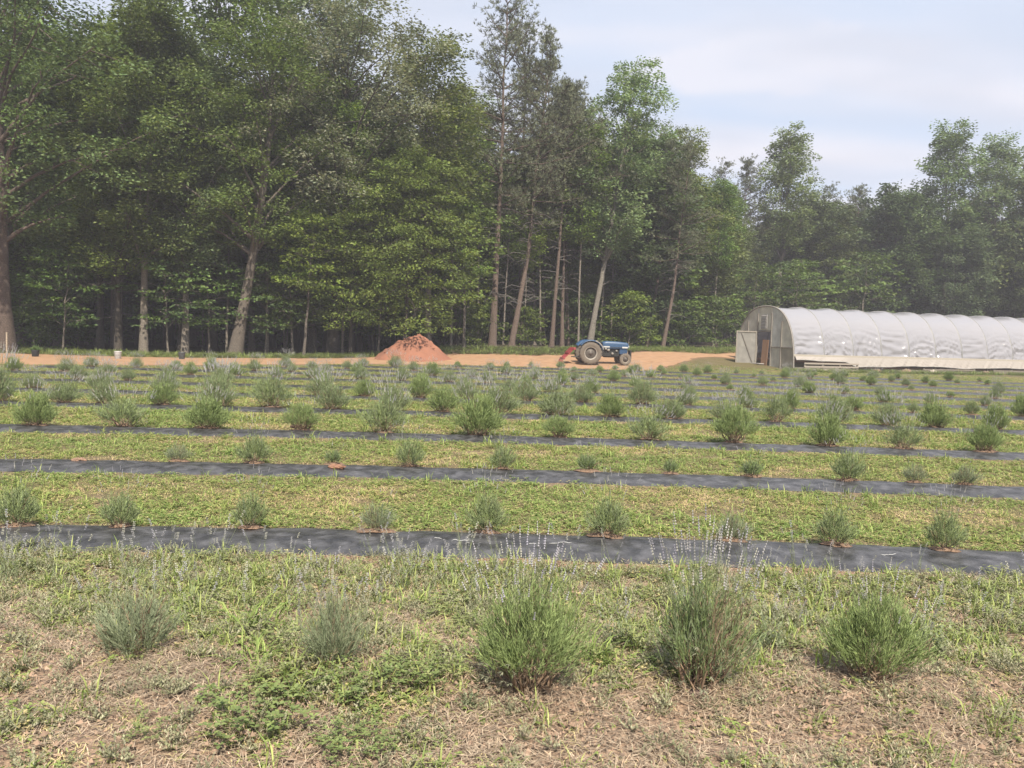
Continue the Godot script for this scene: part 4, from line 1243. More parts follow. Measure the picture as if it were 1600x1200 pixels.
# ------------------------------------------------------------------ the hoop house
func make_hoop_house():
	var gh := thing("hoop_house", "long hoop house in shiny wrinkled white plastic film with weathered end wall", "greenhouse", Vector3(16.0, 0.0, -52.84))
	gh.rotation.y = deg_to_rad(19.0)
	var H := 3.95
	var hw := 3.0
	var bay := 2.2
	var bays := 14
	var prof := func(a: float) -> Vector2:      # a from 0 (near foot) to PI (far foot): (across, up)
		var cx := cos(a)
		return Vector2(hw * signf(cx) * pow(absf(cx), 0.8), H * pow(sin(a), 0.82))
	var wr := FastNoiseLite.new()
	wr.seed = 91
	wr.frequency = 1.0
	wr.fractal_octaves = 3
	var a0 := 0.0
	while prof.call(a0).y < 0.95:
		a0 += 0.005
	# film: one sheet over all the bows, pulled tight on each and sagging between
	var f := Shape.new(true)
	var rows := []
	var na := 90
	for i in na + 1:
		var a := lerpf(a0, PI - a0, float(i) / na)
		var p: Vector2 = prof.call(a)
		var q: Vector2 = prof.call(a + 0.01)
		var nrm := Vector2(q.y - p.y, -(q.x - p.x)).normalized()
		var rr := []
		var x := 0.0
		var low := 1.0 - sm(1.2, 3.3, p.y)
		while x <= bay * bays + 0.001:
			var u := fposmod(x / bay, 1.0)
			var k := floorf(x / bay)
			var tight := minf(u, 1.0 - u)
			var sag := -(0.08 + 0.13 * low) * pow(sin(PI * u), 0.7)
			# creases hang in arcs from bow to bow, deeper near the hip board
			var s := p.y + 0.9 * (u - 0.5) * (u - 0.5) + 0.12 * sin(u * 4.0 + k * 2.0)
			var crease := wr.get_noise_2d(u * 0.4 + k * 13.0, s * 7.0 + k * 7.0) * (0.095 * low + 0.004) * sm(0.0, 0.10, tight) * 1.6
			crease += wr.get_noise_2d(u * 1.5 + k * 5.0 + 40.0, p.y * 1.2) * 0.04 * (0.3 + low)
			var o := sag + crease
			rr.append(Vector3(x, p.y + nrm.y * o, p.x + nrm.x * o))
			x += 0.0875
		rows.append(rr)
	f.grid(rows, [Color.WHITE])
	put("film_cover", f.mesh(), mats.film, gh)
	# bows
	for k in bays + 1:
		var b := Shape.new(true)
		var pts := []
		var rad := []
		for i in 25:
			var p: Vector2 = prof.call(lerpf(0.012, PI - 0.012, i / 24.0))
			pts.append(Vector3(k * bay, p.y - 0.01, p.x * 0.992))
			rad.append(0.03)
		b.tube(pts, rad, 6, Color(0.55, 0.55, 0.54))
		put("bow", b.mesh(), mats.iron, gh)
		var cord := Shape.new(true)  # added tube drawing the line seen where film touches the bow
		pts = []
		rad = []
		for i in 31:
			var p: Vector2 = prof.call(lerpf(a0, PI - a0, i / 30.0))
			pts.append(Vector3(k * bay + 0.02, p.y + 0.015, p.x * 1.004))
			rad.append(0.014)
		cord.tube(pts, rad, 5, Color(0.40, 0.40, 0.41))
		put("cord", cord.mesh(), mats.paint, gh)
	var wood := Color(0.46, 0.42, 0.36)
	for s in [1.0, -1.0]:
		var p: Vector2 = prof.call(a0)
		var b := Shape.new(true)
		b.box(Vector3(bay * bays / 2, 0.93, s * (p.x + 0.03)), Vector3(bay * bays + 0.1, 0.13, 0.05), 0.008, wood * 1.35)
		put("hip_board", b.mesh(), mats.grey_wood, gh)
		# roll-up side curtain
		var c := Shape.new(true)
		var rr := []
		for j in 9:
			var v := j / 8.0
			var r1 := []
			var x := 0.02
			while x < bay * bays:
				var fold := 0.05 * wr.get_noise_2d(x * 2.6 + v * 1.2, s * 9.0) + 0.012 * wr.get_noise_2d(x * 8.0, v * 3.0)
				var hang := 0.40 + 0.12 * wr.get_noise_2d(x * 0.16, s * 4.0) + 0.26 * (1.0 - sm(3.6, 4.6, x))
				r1.append(Vector3(x, lerpf(0.88, hang, v), s * (p.x + 0.065 + 0.16 * v + fold * (0.4 + v))))
				x += 0.14
			rr.append(r1)
		if s > 0:
			rr.reverse()
		c.grid(rr, [Color.WHITE])
		put("side_curtain", c.mesh(), mats.old_film, gh)
		var pole := Shape.new(true)
		var pp := []
		var pr := []
		var xx := 0.0
		while xx <= bay * bays:
			pp.append(Vector3(xx, 0.38 + 0.12 * wr.get_noise_2d(xx * 0.16, s * 4.0) + 0.26 * (1.0 - sm(3.6, 4.6, xx)), s * (p.x + 0.225)))
			pr.append(0.03)
			xx += 0.3
		pole.tube(pp, pr, 6, Color(0.5, 0.48, 0.45))
		put("roll_pole", pole.mesh(), mats.iron, gh)
		var base := Shape.new(true)
		base.box(Vector3(bay * bays / 2, 0.11, s * (hw - 0.0)), Vector3(bay * bays, 0.2, 0.05), 0.008, wood * 0.7)
		put("base_board", base.mesh(), mats.grey_wood, gh)
	# end wall: cloudy sheets between studs, cut to the arch
	var sheet := func(z0: float, z1: float, y0: float, y1: float, col: Color, x: float, called: String):
		var s := Shape.new(true)
		var r0 := []
		var r1 := []
		for i in 13:
			var z := lerpf(z0, z1, i / 12.0)
			var lim := 0.0
			var lo := 0.0
			var hi := PI
			for it in 26:
				var m := (lo + hi) / 2.0
				if prof.call(m).x > z:
					lo = m
				else:
					hi = m
			lim = prof.call(lo).y - 0.02
			r0.append(Vector3(x, minf(y0, lim), z))
			r1.append(Vector3(x, minf(y1, lim), z))
		s.grid([r0, r1], [col])
		put(called, s.mesh(), mats.cloudy_panel, gh)
	var pan := Color(0.80, 0.785, 0.76)
	sheet.call(0.74, 1.72, 1.38, 4.0, Color(0.74, 0.76, 0.79), -0.03, "wall_sheet")
	sheet.call(0.74, 1.72, 0.0, 1.36, pan * 0.95, -0.03, "wall_sheet")
	sheet.call(1.74, 2.96, 1.38, 4.0, pan, -0.033, "wall_sheet")
	sheet.call(1.74, 2.96, 0.0, 1.36, Color(0.50, 0.47, 0.42), -0.036, "wall_sheet")
	sheet.call(-1.75, -0.74, 0.0, 4.0, pan, -0.03, "wall_sheet")
	sheet.call(-2.96, -1.77, 0.0, 4.0, pan * 0.9, -0.033, "wall_sheet")
	sheet.call(-0.72, 0.72, 2.42, 4.0, pan * 1.02, -0.03, "wall_sheet")
	for z in [-1.76, -0.72, 0.72, 1.73]:
		var s := Shape.new(true)
		var top := 3.5 if absf(z) < 1.0 else 3.0
		s.box(Vector3(-0.07, top / 2, z), Vector3(0.06, top, 0.09), 0.008, wood * 0.85)
		put("stud", s.mesh(), mats.grey_wood, gh)
	for e in [[1.84, 1.37, 2.1], [-1.75, 1.5, 2.0], [0.0, 2.36, 1.5]]:
		var s := Shape.new(true)
		s.box(Vector3(-0.065, e[1], e[0]), Vector3(0.05, 0.09, e[2]), 0.008, wood * 0.8)
		put("batten", s.mesh(), mats.grey_wood, gh)
	var rim := Shape.new(true)
	var rp := []
	var rq := []
	for i in 33:
		var p: Vector2 = prof.call(lerpf(0.01, PI - 0.01, i / 32.0))
		rp.append(Vector3(-0.05, p.y, p.x))
		rq.append(0.045)
	rim.tube(rp, rq, 6, Color(0.42, 0.39, 0.35))
	put("end_hoop", rim.mesh(), mats.grey_wood, gh)
	var vent := Shape.new(true)
	vent.box(Vector3(-0.1, 2.95, 0.0), Vector3(0.06, 0.92, 0.62), 0.01, Color(0.44, 0.43, 0.41))
	var vo := put("vent", vent.mesh(), mats.grey_wood, gh)
	for i in 9:
		var s := Shape.new(true)
		s.box(Vector3(-0.15, 2.57 + i * 0.095, 0.0), Vector3(0.02, 0.075, 0.52), 0.003, Color(0.5, 0.49, 0.47), Basis(Vector3(0, 0, 1), -0.5))
		put("slat", s.mesh(), mats.grey_wood, vo)
	# the door, swung open against the wall's far side
	var dr := Node3D.new()
	dr.name = "door"
	gh.add_child(dr, true)
	dr.position = Vector3(-0.12, 0.06, -0.74)
	dr.rotation.y = deg_to_rad(4.0)
	var s1 := Shape.new(true)
	s1.box(Vector3(-0.8, 1.15, 0), Vector3(1.56, 2.26, 0.025), 0.004, Color(0.48, 0.47, 0.45))
	put("door_sheet", s1.mesh(), mats.cloudy_panel, dr)
	for e in [[-0.03, 1.15, 0.08, 2.3], [-1.57, 1.15, 0.08, 2.3], [-0.8, 0.05, 1.46, 0.09], [-0.8, 2.25, 1.46, 0.09]]:
		var s := Shape.new(true)
		s.box(Vector3(e[0], e[1], 0.035), Vector3(e[2], e[3], 0.04), 0.005, wood)
		put("door_frame", s.mesh(), mats.grey_wood, dr)
	var br := Shape.new(true)
	br.box(Vector3(-0.72, 1.15, 0.036), Vector3(0.07, 2.4, 0.036), 0.005, wood * 0.6, Basis(Vector3(0, 0, 1), 0.46))
	put("brace", br.mesh(), mats.grey_wood, dr)
	# things seen through the doorway
	var turn := Basis(Vector3.UP, deg_to_rad(19.0))
	var inside := func(p: Vector3) -> Vector3: return Vector3(16.0, 0.0, -52.84) + turn * p
	var bd := Shape.new(true)
	bd.box(Vector3(0, 0.9, 0), Vector3(0.03, 1.8, 0.62), 0.004, Color(0.42, 0.25, 0.15), Basis(Vector3(0, 0, 1), -0.06))
	var bo := put("board", bd.mesh(), mats.grey_wood)
	bo.transform = Transform3D(turn, inside.call(Vector3(-0.16, 0.02, 0.26)))
	tag(bo, "reddish plywood board propped up in the hoop house doorway", "board")
	var tb := thing("bench", "low whitish bench at the hoop house doorway in front of the board", "bench", inside.call(Vector3(-0.42, 0.0, -0.12)))
	tb.rotation.y = deg_to_rad(19.0)
	var tt := Shape.new(true)
	tt.box(Vector3(0, 0.3, 0), Vector3(0.35, 0.04, 1.0), 0.005, Color(0.6, 0.58, 0.55))
	put("top", tt.mesh(), mats.paint, tb)
	for e in [[-0.14, -0.44], [-0.14, 0.44], [0.14, -0.44], [0.14, 0.44]]:
		var s := Shape.new(true)
		s.box(Vector3(e[0], 0.14, e[1]), Vector3(0.05, 0.28, 0.05), 0.004, Color(0.4, 0.36, 0.3))
		put("leg", s.mesh(), mats.grey_wood, tb)
	# wooden rails and pallets along the near side
	for e in [[2.1, 3.75, 0.0, "long low rail of pale boards in front of the hoop house corner", 4.0], [11.5, 3.55, 0.02, "low weathered rail along the middle of the hoop house side", 4.4], [17.5, 3.6, -0.02, "low weathered rail further along the hoop house, right of the middle one", 4.6]]:
		var ra := thing("wooden_rail", e[3], "rail", inside.call(Vector3(e[0], 0.0, e[1])), "low rails along the hoop house")
		ra.rotation.y = deg_to_rad(19.0) + e[2]
		var cc := Color(0.48, 0.42, 0.36) if e[0] < 5.0 else Color(0.30, 0.26, 0.22)
		for i in (3 if e[0] < 5.0 else 2):
			var s := Shape.new(true)
			s.box(Vector3(0, 0.10 + (0.19 if e[0] < 5.0 else 0.13) * i, 0.05), Vector3(e[4], 0.10, 0.03), 0.004, cc)
			put("board", s.mesh(), mats.grey_wood, ra)
		for i in 4:
			var s := Shape.new(true)
			s.box(Vector3((i / 3.0 - 0.5) * (e[4] - 0.15), 0.14, 0.0), Vector3(0.09, 0.66 if e[0] < 5.0 else 0.34, 0.06), 0.004, cc * 0.8)
			put("post", s.mesh(), mats.grey_wood, ra)
	var r := RandomNumberGenerator.new()
	r.seed = 95
	var lb := ["brown lump of spoil beside the hoop house, nearest its corner rail", "large brown lump of spoil left of the middle rail by the hoop house", "pale broken block in front of the middle rail", "brown lump of spoil between the two weathered rails"]
	var lx := [5.4, 7.6, 9.8, 14.4]
	for i in 4:
		var s := Shape.new(true)
		lump(s, Vector3.ZERO, Vector3(0.7, 0.42, 0.5) * rnd(r, 0.7, 1.1), 10 + i, Color(0.30, 0.22, 0.16) if i != 2 else Color(0.55, 0.48, 0.42))
		var o := put("soil_lump", s.mesh(), mats.soil)
		o.position = inside.call(Vector3(lx[i], 0.06, 3.75 + 0.3 * r.randf()))
		tag(o, lb[i], "lump", "spoil along the hoop house")

func lump(s: Shape, ctr: Vector3, size: Vector3, sd: int, col: Color):
	var rows := []
	for i in 9:
		var el := lerpf(-PI / 2, PI / 2, i / 8.0)
		var rr := []
		for j in 13:
			var a := -TAU * j / 12.0
			var d := dir_of(a, el)
			var k := 1.0 + 0.6 * lumps.get_noise_3d(d.x * 1.6 + sd * 9.0, d.y * 1.6, d.z * 1.6)
			rr.append(ctr + d * size * 0.5 * k)
		rows.append(rr)
	s.grid(rows, [col])

# ------------------------------------------------------------------ the tractor
func wheel(parent: Node3D, called: String, ctr: Vector3, R: float, w: float, hub: float, lugs: int, mud: Color, rim_col: Color, out: float):
	var wn := Node3D.new()
	wn.name = called if not parent.has_node(called) else called + "_%03d" % [parent.find_children(called + "*", "", false, false).size()]
	parent.add_child(wn, true)
	wn.position = ctr
	var t := Shape.new(true)
	var hwid := w / 2
	t.lathe_z([Vector2(hub, -hwid * 0.75), Vector2(hub + 0.03, -hwid * 0.95), Vector2(lerpf(hub, R, 0.5), -hwid * 1.02), Vector2(R * 0.93, -hwid * 0.92), Vector2(R * 0.97, -hwid * 0.6), Vector2(R * 0.975, 0), Vector2(R * 0.97, hwid * 0.6), Vector2(R * 0.93, hwid * 0.92), Vector2(lerpf(hub, R, 0.5), hwid * 1.02), Vector2(hub + 0.03, hwid * 0.95), Vector2(hub, hwid * 0.75)], Vector3.ZERO, 36, mud)
	for i in lugs:
		for s in [-1.0, 1.0]:
			var a := TAU * (i + (0.5 if s > 0 else 0.0)) / lugs
			var b := Basis(Vector3(0, 0, 1), a) * Basis(Vector3(1, 0, 0), s * 0.7)
			t.box(Vector3(cos(a) * R * 0.965, sin(a) * R * 0.965, s * hwid * 0.5), Vector3(R * 0.075, 0.045, w * 0.62), 0.008, mud * 0.9, b)
	put("tyre", t.mesh(), mats.rubber, wn)
	var rm := Shape.new(true)
	for s in [-1.0, 1.0]:
		var pr := [Vector2(hub + 0.015, s * hwid * 0.8), Vector2(hub, s * hwid * 0.86), Vector2(hub * 0.9, s * hwid * 0.8), Vector2(hub * 0.86, s * hwid * 0.3)]
		if s < 0:
			pr.reverse()
		rm.lathe_z(pr, Vector3.ZERO, 32, rim_col)
	put("rim", rm.mesh(), mats.paint, wn)
	var ds := Shape.new(true)
	var dz := out * hwid * 0.12
	var dp := [Vector2(hub * 0.88, dz), Vector2(hub * 0.55, dz + out * 0.05), Vector2(hub * 0.3, dz + out * 0.06), Vector2(hub * 0.28, dz + out * 0.12), Vector2(0.001, dz + out * 0.13)]
	if out < 0:
		dp.reverse()
	ds.lathe_z(dp, Vector3.ZERO, 28, Color(0.16, 0.14, 0.12))
	put("wheel_disc", ds.mesh(), mats.iron, wn)
	for i in 6:
		var b := Shape.new(true)
		var a := TAU * i / 6.0
		b.box(Vector3(cos(a) * hub * 0.42, sin(a) * hub * 0.42, dz + out * 0.07), Vector3(0.03, 0.03, 0.04), 0.006, Color(0.3, 0.28, 0.25))
		put("bolt", b.mesh(), mats.iron, wn)

func make_tractor():
	var d := 47.0
	var tx := thing("tractor", "old blue farm tractor with muddy tyres parked on the clay track", "tractor", Vector3(4.25, land(4.25, d), -d))
	tx.rotation.y = deg_to_rad(7.0)
	tx.scale = Vector3.ONE * 0.94
	var blue := Color(0.04, 0.10, 0.205)
	var mud := Color(0.21, 0.18, 0.145)
	# x forward, z towards the camera; rear axle at x = 0
	for s in [1.0, -1.0]:
		wheel(tx, "rear_wheel", Vector3(0, 0.68, s * 0.68), 0.68, 0.34, 0.38, 20, mud, Color(0.42, 0.39, 0.34), s)
		wheel(tx, "front_wheel", Vector3(2.15, 0.36, s * 0.62), 0.36, 0.19, 0.2, 16, mud * 1.05, Color(0.38, 0.33, 0.27), s)
	for s in [1.0, -1.0]:
		# shell fender over the rear wheel
		var f := Shape.new(true)
		var rows := []
		for i in 17:
			var a := lerpf(0.28, 2.5, i / 16.0)
			var rr := []
			for e in [[0.66, 0.40], [0.74, 0.44], [0.80, 0.58], [0.80, 0.80], [0.77, 0.87], [0.74, 0.875]]:
				rr.append(Vector3(cos(a) * e[0], 0.68 + sin(a) * e[0] * 1.0, s * e[1]))
			rows.append(rr)
		if s > 0:
			rows.reverse()
		f.grid(rows, [blue])
		put("fender", f.mesh(), mats.paint, tx)
		var wb := Shape.new(true)
		var pts := []
		var rad := []
		for i in 8:
			var a := lerpf(0.32, 1.25, i / 7.0)
			pts.append(Vector3(cos(a) * 0.79, 0.68 + sin(a) * 0.79, s * 0.86))
			rad.append(0.028)
		wb.tube(pts, rad, 6, Color(0.5, 0.46, 0.4))
		put("fender_edge", wb.mesh(), mats.paint, tx)
	# hood: a rounded box with a sloping front
	var hood := Shape.new(true)
	var sec := func(x: float, top: float, bot: float, half: float) -> Array:
		return [Vector3(x, bot, half), Vector3(x, lerpf(bot, top, 0.6), half), Vector3(x, lerpf(bot, top, 0.85), half * 0.93), Vector3(x, top - 0.012, half * 0.72), Vector3(x, top, half * 0.3), Vector3(x, top, -half * 0.3), Vector3(x, top - 0.012, -half * 0.72), Vector3(x, lerpf(bot, top, 0.85), -half * 0.93), Vector3(x, lerpf(bot, top, 0.6), -half), Vector3(x, bot, -half)]
	var secs := [sec.call(0.83, 1.30, 1.16, 0.2), sec.call(0.84, 1.38, 1.02, 0.29), sec.call(1.1, 1.43, 0.99, 0.31), sec.call(1.8, 1.41, 0.99, 0.3), sec.call(2.32, 1.36, 0.99, 0.29), sec.call(2.42, 1.30, 1.0, 0.27), sec.call(2.44, 1.22, 1.02, 0.2)]
	secs.reverse()
	hood.grid(secs, [blue])
	put("hood", hood.mesh(), mats.paint, tx)
	var grille := Shape.new(true)
	grille.box(Vector3(2.12, 0.83, 0), Vector3(0.50, 0.42, 0.5), 0.05, blue * 0.9)
	var go := put("radiator_shroud", grille.mesh(), mats.paint, tx)
	for i in 5:
		var s := Shape.new(true)
		s.box(Vector3(2.375, 0.70 + i * 0.065, 0), Vector3(0.02, 0.03, 0.4), 0.004, Color(0.5, 0.5, 0.48))
		put("grille_bar", s.mesh(), mats.paint, go)
	for s in [1.0, -1.0]:
		var hl := Shape.new(true)
		hl.lathe_z([Vector2(0.001, -0.1), Vector2(0.06, -0.09), Vector2(0.085, -0.03), Vector2(0.075, 0.004), Vector2(0.001, 0.0)], Vector3.ZERO, 16, Color(0.62, 0.62, 0.6))
		var ho := put("headlight", hl.mesh(), mats.paint, tx)
		ho.transform = Transform3D(Basis(Vector3.UP, PI / 2), Vector3(2.47, 1.1, s * 0.15))
		var de := Shape.new(true)
		de.box(Vector3(2.2, 1.06, s * 0.305), Vector3(0.34, 0.09, 0.012), 0.003, Color(0.66, 0.66, 0.64))
		put("side_badge", de.mesh(), mats.paint, tx)
		var de2 := Shape.new(true)
		de2.box(Vector3(1.06, 1.08, s * 0.318), Vector3(0.4, 0.075, 0.012), 0.003, Color(0.6, 0.6, 0.58))
		put("side_badge", de2.mesh(), mats.paint, tx)
		var st := Shape.new(true)
		st.box(Vector3(1.65, 1.045, s * 0.314), Vector3(0.7, 0.035, 0.012), 0.003, Color(0.05, 0.05, 0.05))
		put("side_stripe", st.mesh(), mats.paint, tx)
	var en := Shape.new(true)
	var iron := Color(0.05, 0.048, 0.045)
	en.box(Vector3(1.4, 0.74, 0), Vector3(1.0, 0.5, 0.36), 0.04, iron)
	en.box(Vector3(1.35, 0.52, 0), Vector3(0.8, 0.16, 0.28), 0.03, iron * 0.8)
	put("engine", en.mesh(), mats.iron, tx)
	var gb := Shape.new(true)
	gb.box(Vector3(0.45, 0.72, 0), Vector3(1.0, 0.46, 0.4), 0.05, iron * 1.2)
	put("gearbox", gb.mesh(), mats.iron, tx)
	var ax := Shape.new(true)
	ax.tube([Vector3(0, 0.68, -0.66), Vector3(0, 0.68, 0.66)], [0.1, 0.1], 10, iron)
	put("rear_axle", ax.mesh(), mats.iron, tx)
	var fa := Shape.new(true)
	fa.tube([Vector3(2.15, 0.36, -0.6), Vector3(2.15, 0.5, -0.2), Vector3(2.15, 0.5, 0.2), Vector3(2.15, 0.36, 0.6)], [0.05, 0.06, 0.06, 0.05], 8, iron)
	put("front_axle", fa.mesh(), mats.iron, tx)
	for e in [[1.2, 0.9, 0.23, 0.09], [1.45, 0.68, 0.22, 0.07], [1.7, 0.85, 0.21, 0.06], [1.02, 0.96, 0.27, 0.07]]:
		var s := Shape.new(true)
		s.lathe_z([Vector2(e[3], -0.06), Vector2(e[3], 0.04), Vector2(e[3] * 0.7, 0.06), Vector2(0.001, 0.06)], Vector3(e[0], e[1], e[2]), 12, Color(0.42, 0.4, 0.36))
		put("filter", s.mesh(), mats.iron, tx)
	var bump := Shape.new(true)
	bump.box(Vector3(2.58, 0.66, 0), Vector3(0.1, 0.5, 0.5), 0.02, iron * 1.2)
	put("front_guard", bump.mesh(), mats.iron, tx)
	var sw := Shape.new(true)
	var pts := []
	var rad := []
	for i in 21:
		var a := TAU * i / 20.0
		pts.append(Vector3(0.68 + 0.08 * sin(a), 1.42 + 0.14 * sin(a), 0.2 * cos(a)))
		rad.append(0.014)
	sw.tube(pts, rad, 6, Color(0.06, 0.06, 0.06))
	sw.tube([Vector3(0.68, 1.42, 0), Vector3(0.88, 1.15, 0)], [0.02, 0.02], 6, Color(0.08, 0.08, 0.08))
	for a in [0.5, 2.6, 4.7]:
		sw.tube([Vector3(0.68, 1.42, 0), Vector3(0.68 + 0.08 * sin(a), 1.42 + 0.14 * sin(a), 0.2 * cos(a))], [0.01, 0.01], 4, Color(0.1, 0.1, 0.1))
	put("steering_wheel", sw.mesh(), mats.iron, tx)
	var seat := Shape.new(true)
	seat.box(Vector3(0.12, 1.1, 0), Vector3(0.42, 0.1, 0.46), 0.04, Color(0.07, 0.065, 0.06))
	seat.box(Vector3(-0.1, 1.24, 0), Vector3(0.09, 0.3, 0.44), 0.035, Color(0.07, 0.065, 0.06), Basis(Vector3(0, 0, 1), 0.15))
	put("seat", seat.mesh(), mats.rubber, tx)
	for s in [1.0, -1.0]:
		var la := Shape.new(true)
		la.tube([Vector3(-0.1, 0.5, s * 0.3), Vector3(-0.95, 0.42, s * 0.36)], [0.03, 0.03], 6, iron * 1.5)
		put("lift_arm", la.mesh(), mats.iron, tx)
	var tl := Shape.new(true)
	tl.tube([Vector3(-0.2, 0.95, 0), Vector3(-0.85, 0.95, 0)], [0.022, 0.022], 6, iron * 1.5)
	put("top_link", tl.mesh(), mats.iron, tx)
	# the red implement behind
	var im := thing("red_implement", "faded red tilted farm implement with ribs hitched behind the tractor", "farm implement", Vector3(4.25, land(4.25, d), -d))
	im.rotation.y = deg_to_rad(7.0)
	im.scale = Vector3.ONE * 0.9
	var red := Color(0.38, 0.07, 0.075)
	for z in [-0.5, 0.0, 0.5]:
		var s := Shape.new(true)
		s.box(Vector3(-1.3, 0.66, z), Vector3(0.07, 0.95, 0.06), 0.008, red, Basis(Vector3(0, 0, 1), -0.78))
		put("rib", s.mesh(), mats.paint, im)
	for e in [[-0.98, 0.96, 0.14], [-1.62, 0.34, 0.12], [-1.3, 0.62, 0.08]]:
		var s := Shape.new(true)
		s.box(Vector3(e[0], e[1], 0), Vector3(e[2], e[2], 1.3), 0.012, red * 1.05)
		put("beam", s.mesh(), mats.paint, im)
	var pl := Shape.new(true)
	pl.box(Vector3(-1.2, 0.86, 0), Vector3(0.5, 0.03, 1.15), 0.006, red * 0.95, Basis(Vector3(0, 0, 1), 0.8))
	put("plate", pl.mesh(), mats.paint, im)
	for z in [-0.58, -0.2, 0.2, 0.58]:
		var s := Shape.new(true)
		s.tube([Vector3(-1.62, 0.34, z), Vector3(-1.74, 0.2, z), Vector3(-1.7, 0.04, z), Vector3(-1.58, 0.0, z)], [0.03, 0.03, 0.025, 0.012], 6, red * 0.9)
		put("tine", s.mesh(), mats.paint, im)

# ------------------------------------------------------------------ small things by the track
func make_small():
	var pile := thing("dirt_pile", "heap of red clay dug up and dumped at the wood's edge", "dirt pile", Vector3(-5.7, 0.05, -47.3))
	var s := Shape.new(true)
	var rows := []
	for i in 22:
		var u := i / 21.0
		var rr := []
		for j in 49:
			var a := -TAU * j / 48.0
			var R := 2.3 * (1.0 + 0.16 * lumps.get_noise_2d(cos(a) * 1.3, sin(a) * 1.3 + 4.0))
			var x := cos(a) * u * R
			var z := sin(a) * u * R * 0.9
			var y := 1.38 * pow(maxf(0.0, 1.0 - pow(u, 1.6)), 1.25) * (1.0 + 0.06 * lumps.get_noise_2d(x, z))
			y += 0.26 * lumps.get_noise_2d(x * 1.6 + 5.0, z * 1.6) * (1.0 - u * u) + 0.05 * lumps.get_noise_2d(x * 9.0, z * 9.0) - 0.06 * u
			rr.append(Vector3(x + 0.15 * (1.0 - u), y, z))
		rows.append(rr)
	rows.reverse()
	s.grid(rows, [Color(0.285, 0.128, 0.082)])
	put("mound", s.mesh(), mats.clay, pile)
	var r := RandomNumberGenerator.new()
	r.seed = 97
	var cl := Shape.new(true)
	for i in 150:
		var a := r.randf() * TAU
		var u := pow(r.randf(), 0.6) * 1.05
		var y := 1.36 * pow(maxf(0.0, 1.0 - pow(u, 1.6)), 1.25)
		var z := 0.04 + 0.13 * pow(r.randf(), 2.0)
		var g := rnd(r, 0.75, 1.2)
		lump(cl, Vector3(cos(a) * u * 2.15, y, sin(a) * u * 1.95), Vector3(z, z * 0.7, z), i, Color(0.29 * g, 0.132 * g, 0.084 * g))
	stuff(put("clods", cl.mesh(), mats.clay, pile))
	var pot := func(called: String, label: String, x: float, d: float, h: float, rad: float, col: Color, full: bool):
		var o := thing(called, label, "bucket" if called == "bucket" else "plant pot", Vector3(x, height(x, d), -d))
		var p := Shape.new(true)
		p.lathe_y([Vector2(0.001, 0.0), Vector2(rad * 0.8, 0.0), Vector2(rad * 0.98, h * 0.9), Vector2(rad * 1.06, h * 0.9), Vector2(rad * 1.06, h), Vector2(rad * 0.95, h), Vector2(rad * 0.9, h * 0.8), Vector2(0.001, h * 0.8)], Vector3.ZERO, 20, col)
		put("body", p.mesh(), mats.pot, o)
		if called == "bucket":
			var b := Shape.new(true)
			var pts := []
			var rr := []
			for i in 11:
				var a := PI * i / 10.0
				pts.append(Vector3(cos(a) * rad * 1.05, h * 0.88 - sin(a) * h * 0.35, rad * 0.35 + sin(a) * rad * 0.75))
				rr.append(0.006)
			b.tube(pts, rr, 4, Color(0.3, 0.3, 0.3))
			put("handle", b.mesh(), mats.iron, o)
		if full:
			var q := Shape.new()
			var rg := RandomNumberGenerator.new()
			rg.seed = 99
			for i in 60:
				var dd := dir_of(rg.randf() * TAU, rnd(rg, 0.4, 1.4))
				q.leaf(Vector3(0, h * 0.8, 0), dd * rnd(rg, 0.2, 0.4), dd.cross(Vector3(0.2, 0, 1)).normalized() * 0.025, Vector3.ZERO, Color(0.09, 0.15, 0.045))
			stuff(put("plant", q.mesh(), mats.leaf, o))
	pot.call("bucket", "white plastic bucket standing on the clay track before the pale trunks", -18.3, 38.4, 0.36, 0.16, Color(0.74, 0.74, 0.74), false)
	pot.call("plant_pot", "dark plant pot with a young plant near the massive oak", -21.9, 38.0, 0.32, 0.17, Color(0.05, 0.055, 0.065), true)
	pot.call("plant_pot", "dark plant pot between the white bucket and the leaning stout tree", -15.9, 39.8, 0.36, 0.16, Color(0.10, 0.115, 0.125), false)
	var stake := Shape.new(true)
	stake.box(Vector3(0, 0.4, 0), Vector3(0.06, 1.1, 0.05), 0.006, Color(0.55, 0.47, 0.36))
	var so := put("wooden_stake", stake.mesh(), mats.grey_wood)
	so.position = Vector3(-22.6, 0.15, -37.0)
	tag(so, "short pale wooden stake driven in before the massive oak", "stake")
	var lbl := ["pinkish clay lump on the third black strip left of the middle", "reddish clay lump on the second strip beside a small stubby lavender", "pale clay lump at the left end of the second strip", "dark flat stone on soil in front of the most-flowered lavender", "small reddish stone on bare soil at the front", "small pale stone near the second front lavender"]
	var li := 0
	for e in [[-3.55, 13.6, 0.05, 0.16, Color(0.42, 0.25, 0.18)], [-2.05, 9.75, 0.045, 0.2, Color(0.38, 0.2, 0.13)], [-5.1, 9.75, 0.045, 0.17, Color(0.38, 0.24, 0.17)], [0.92, 3.78, 0.0, 0.12, Color(0.2, 0.14, 0.12)], [-1.0, 3.3, 0.0, 0.05, Color(0.36, 0.19, 0.1)], [-0.5, 4.4, 0.0, 0.06, Color(0.36, 0.28, 0.22)]]:
		var q := Shape.new(true)
		lump(q, Vector3.ZERO, Vector3(e[3], e[3] * 0.35, e[3] * 0.6), 40 + li, e[4])
		var o := put("clay_lump", q.mesh(), mats.soil)
		o.position = Vector3(e[0], height(e[0], e[1]) + e[2] + e[3] * 0.08, -e[1])
		tag(o, lbl[li], "stone", "loose lumps on the field")
		li += 1

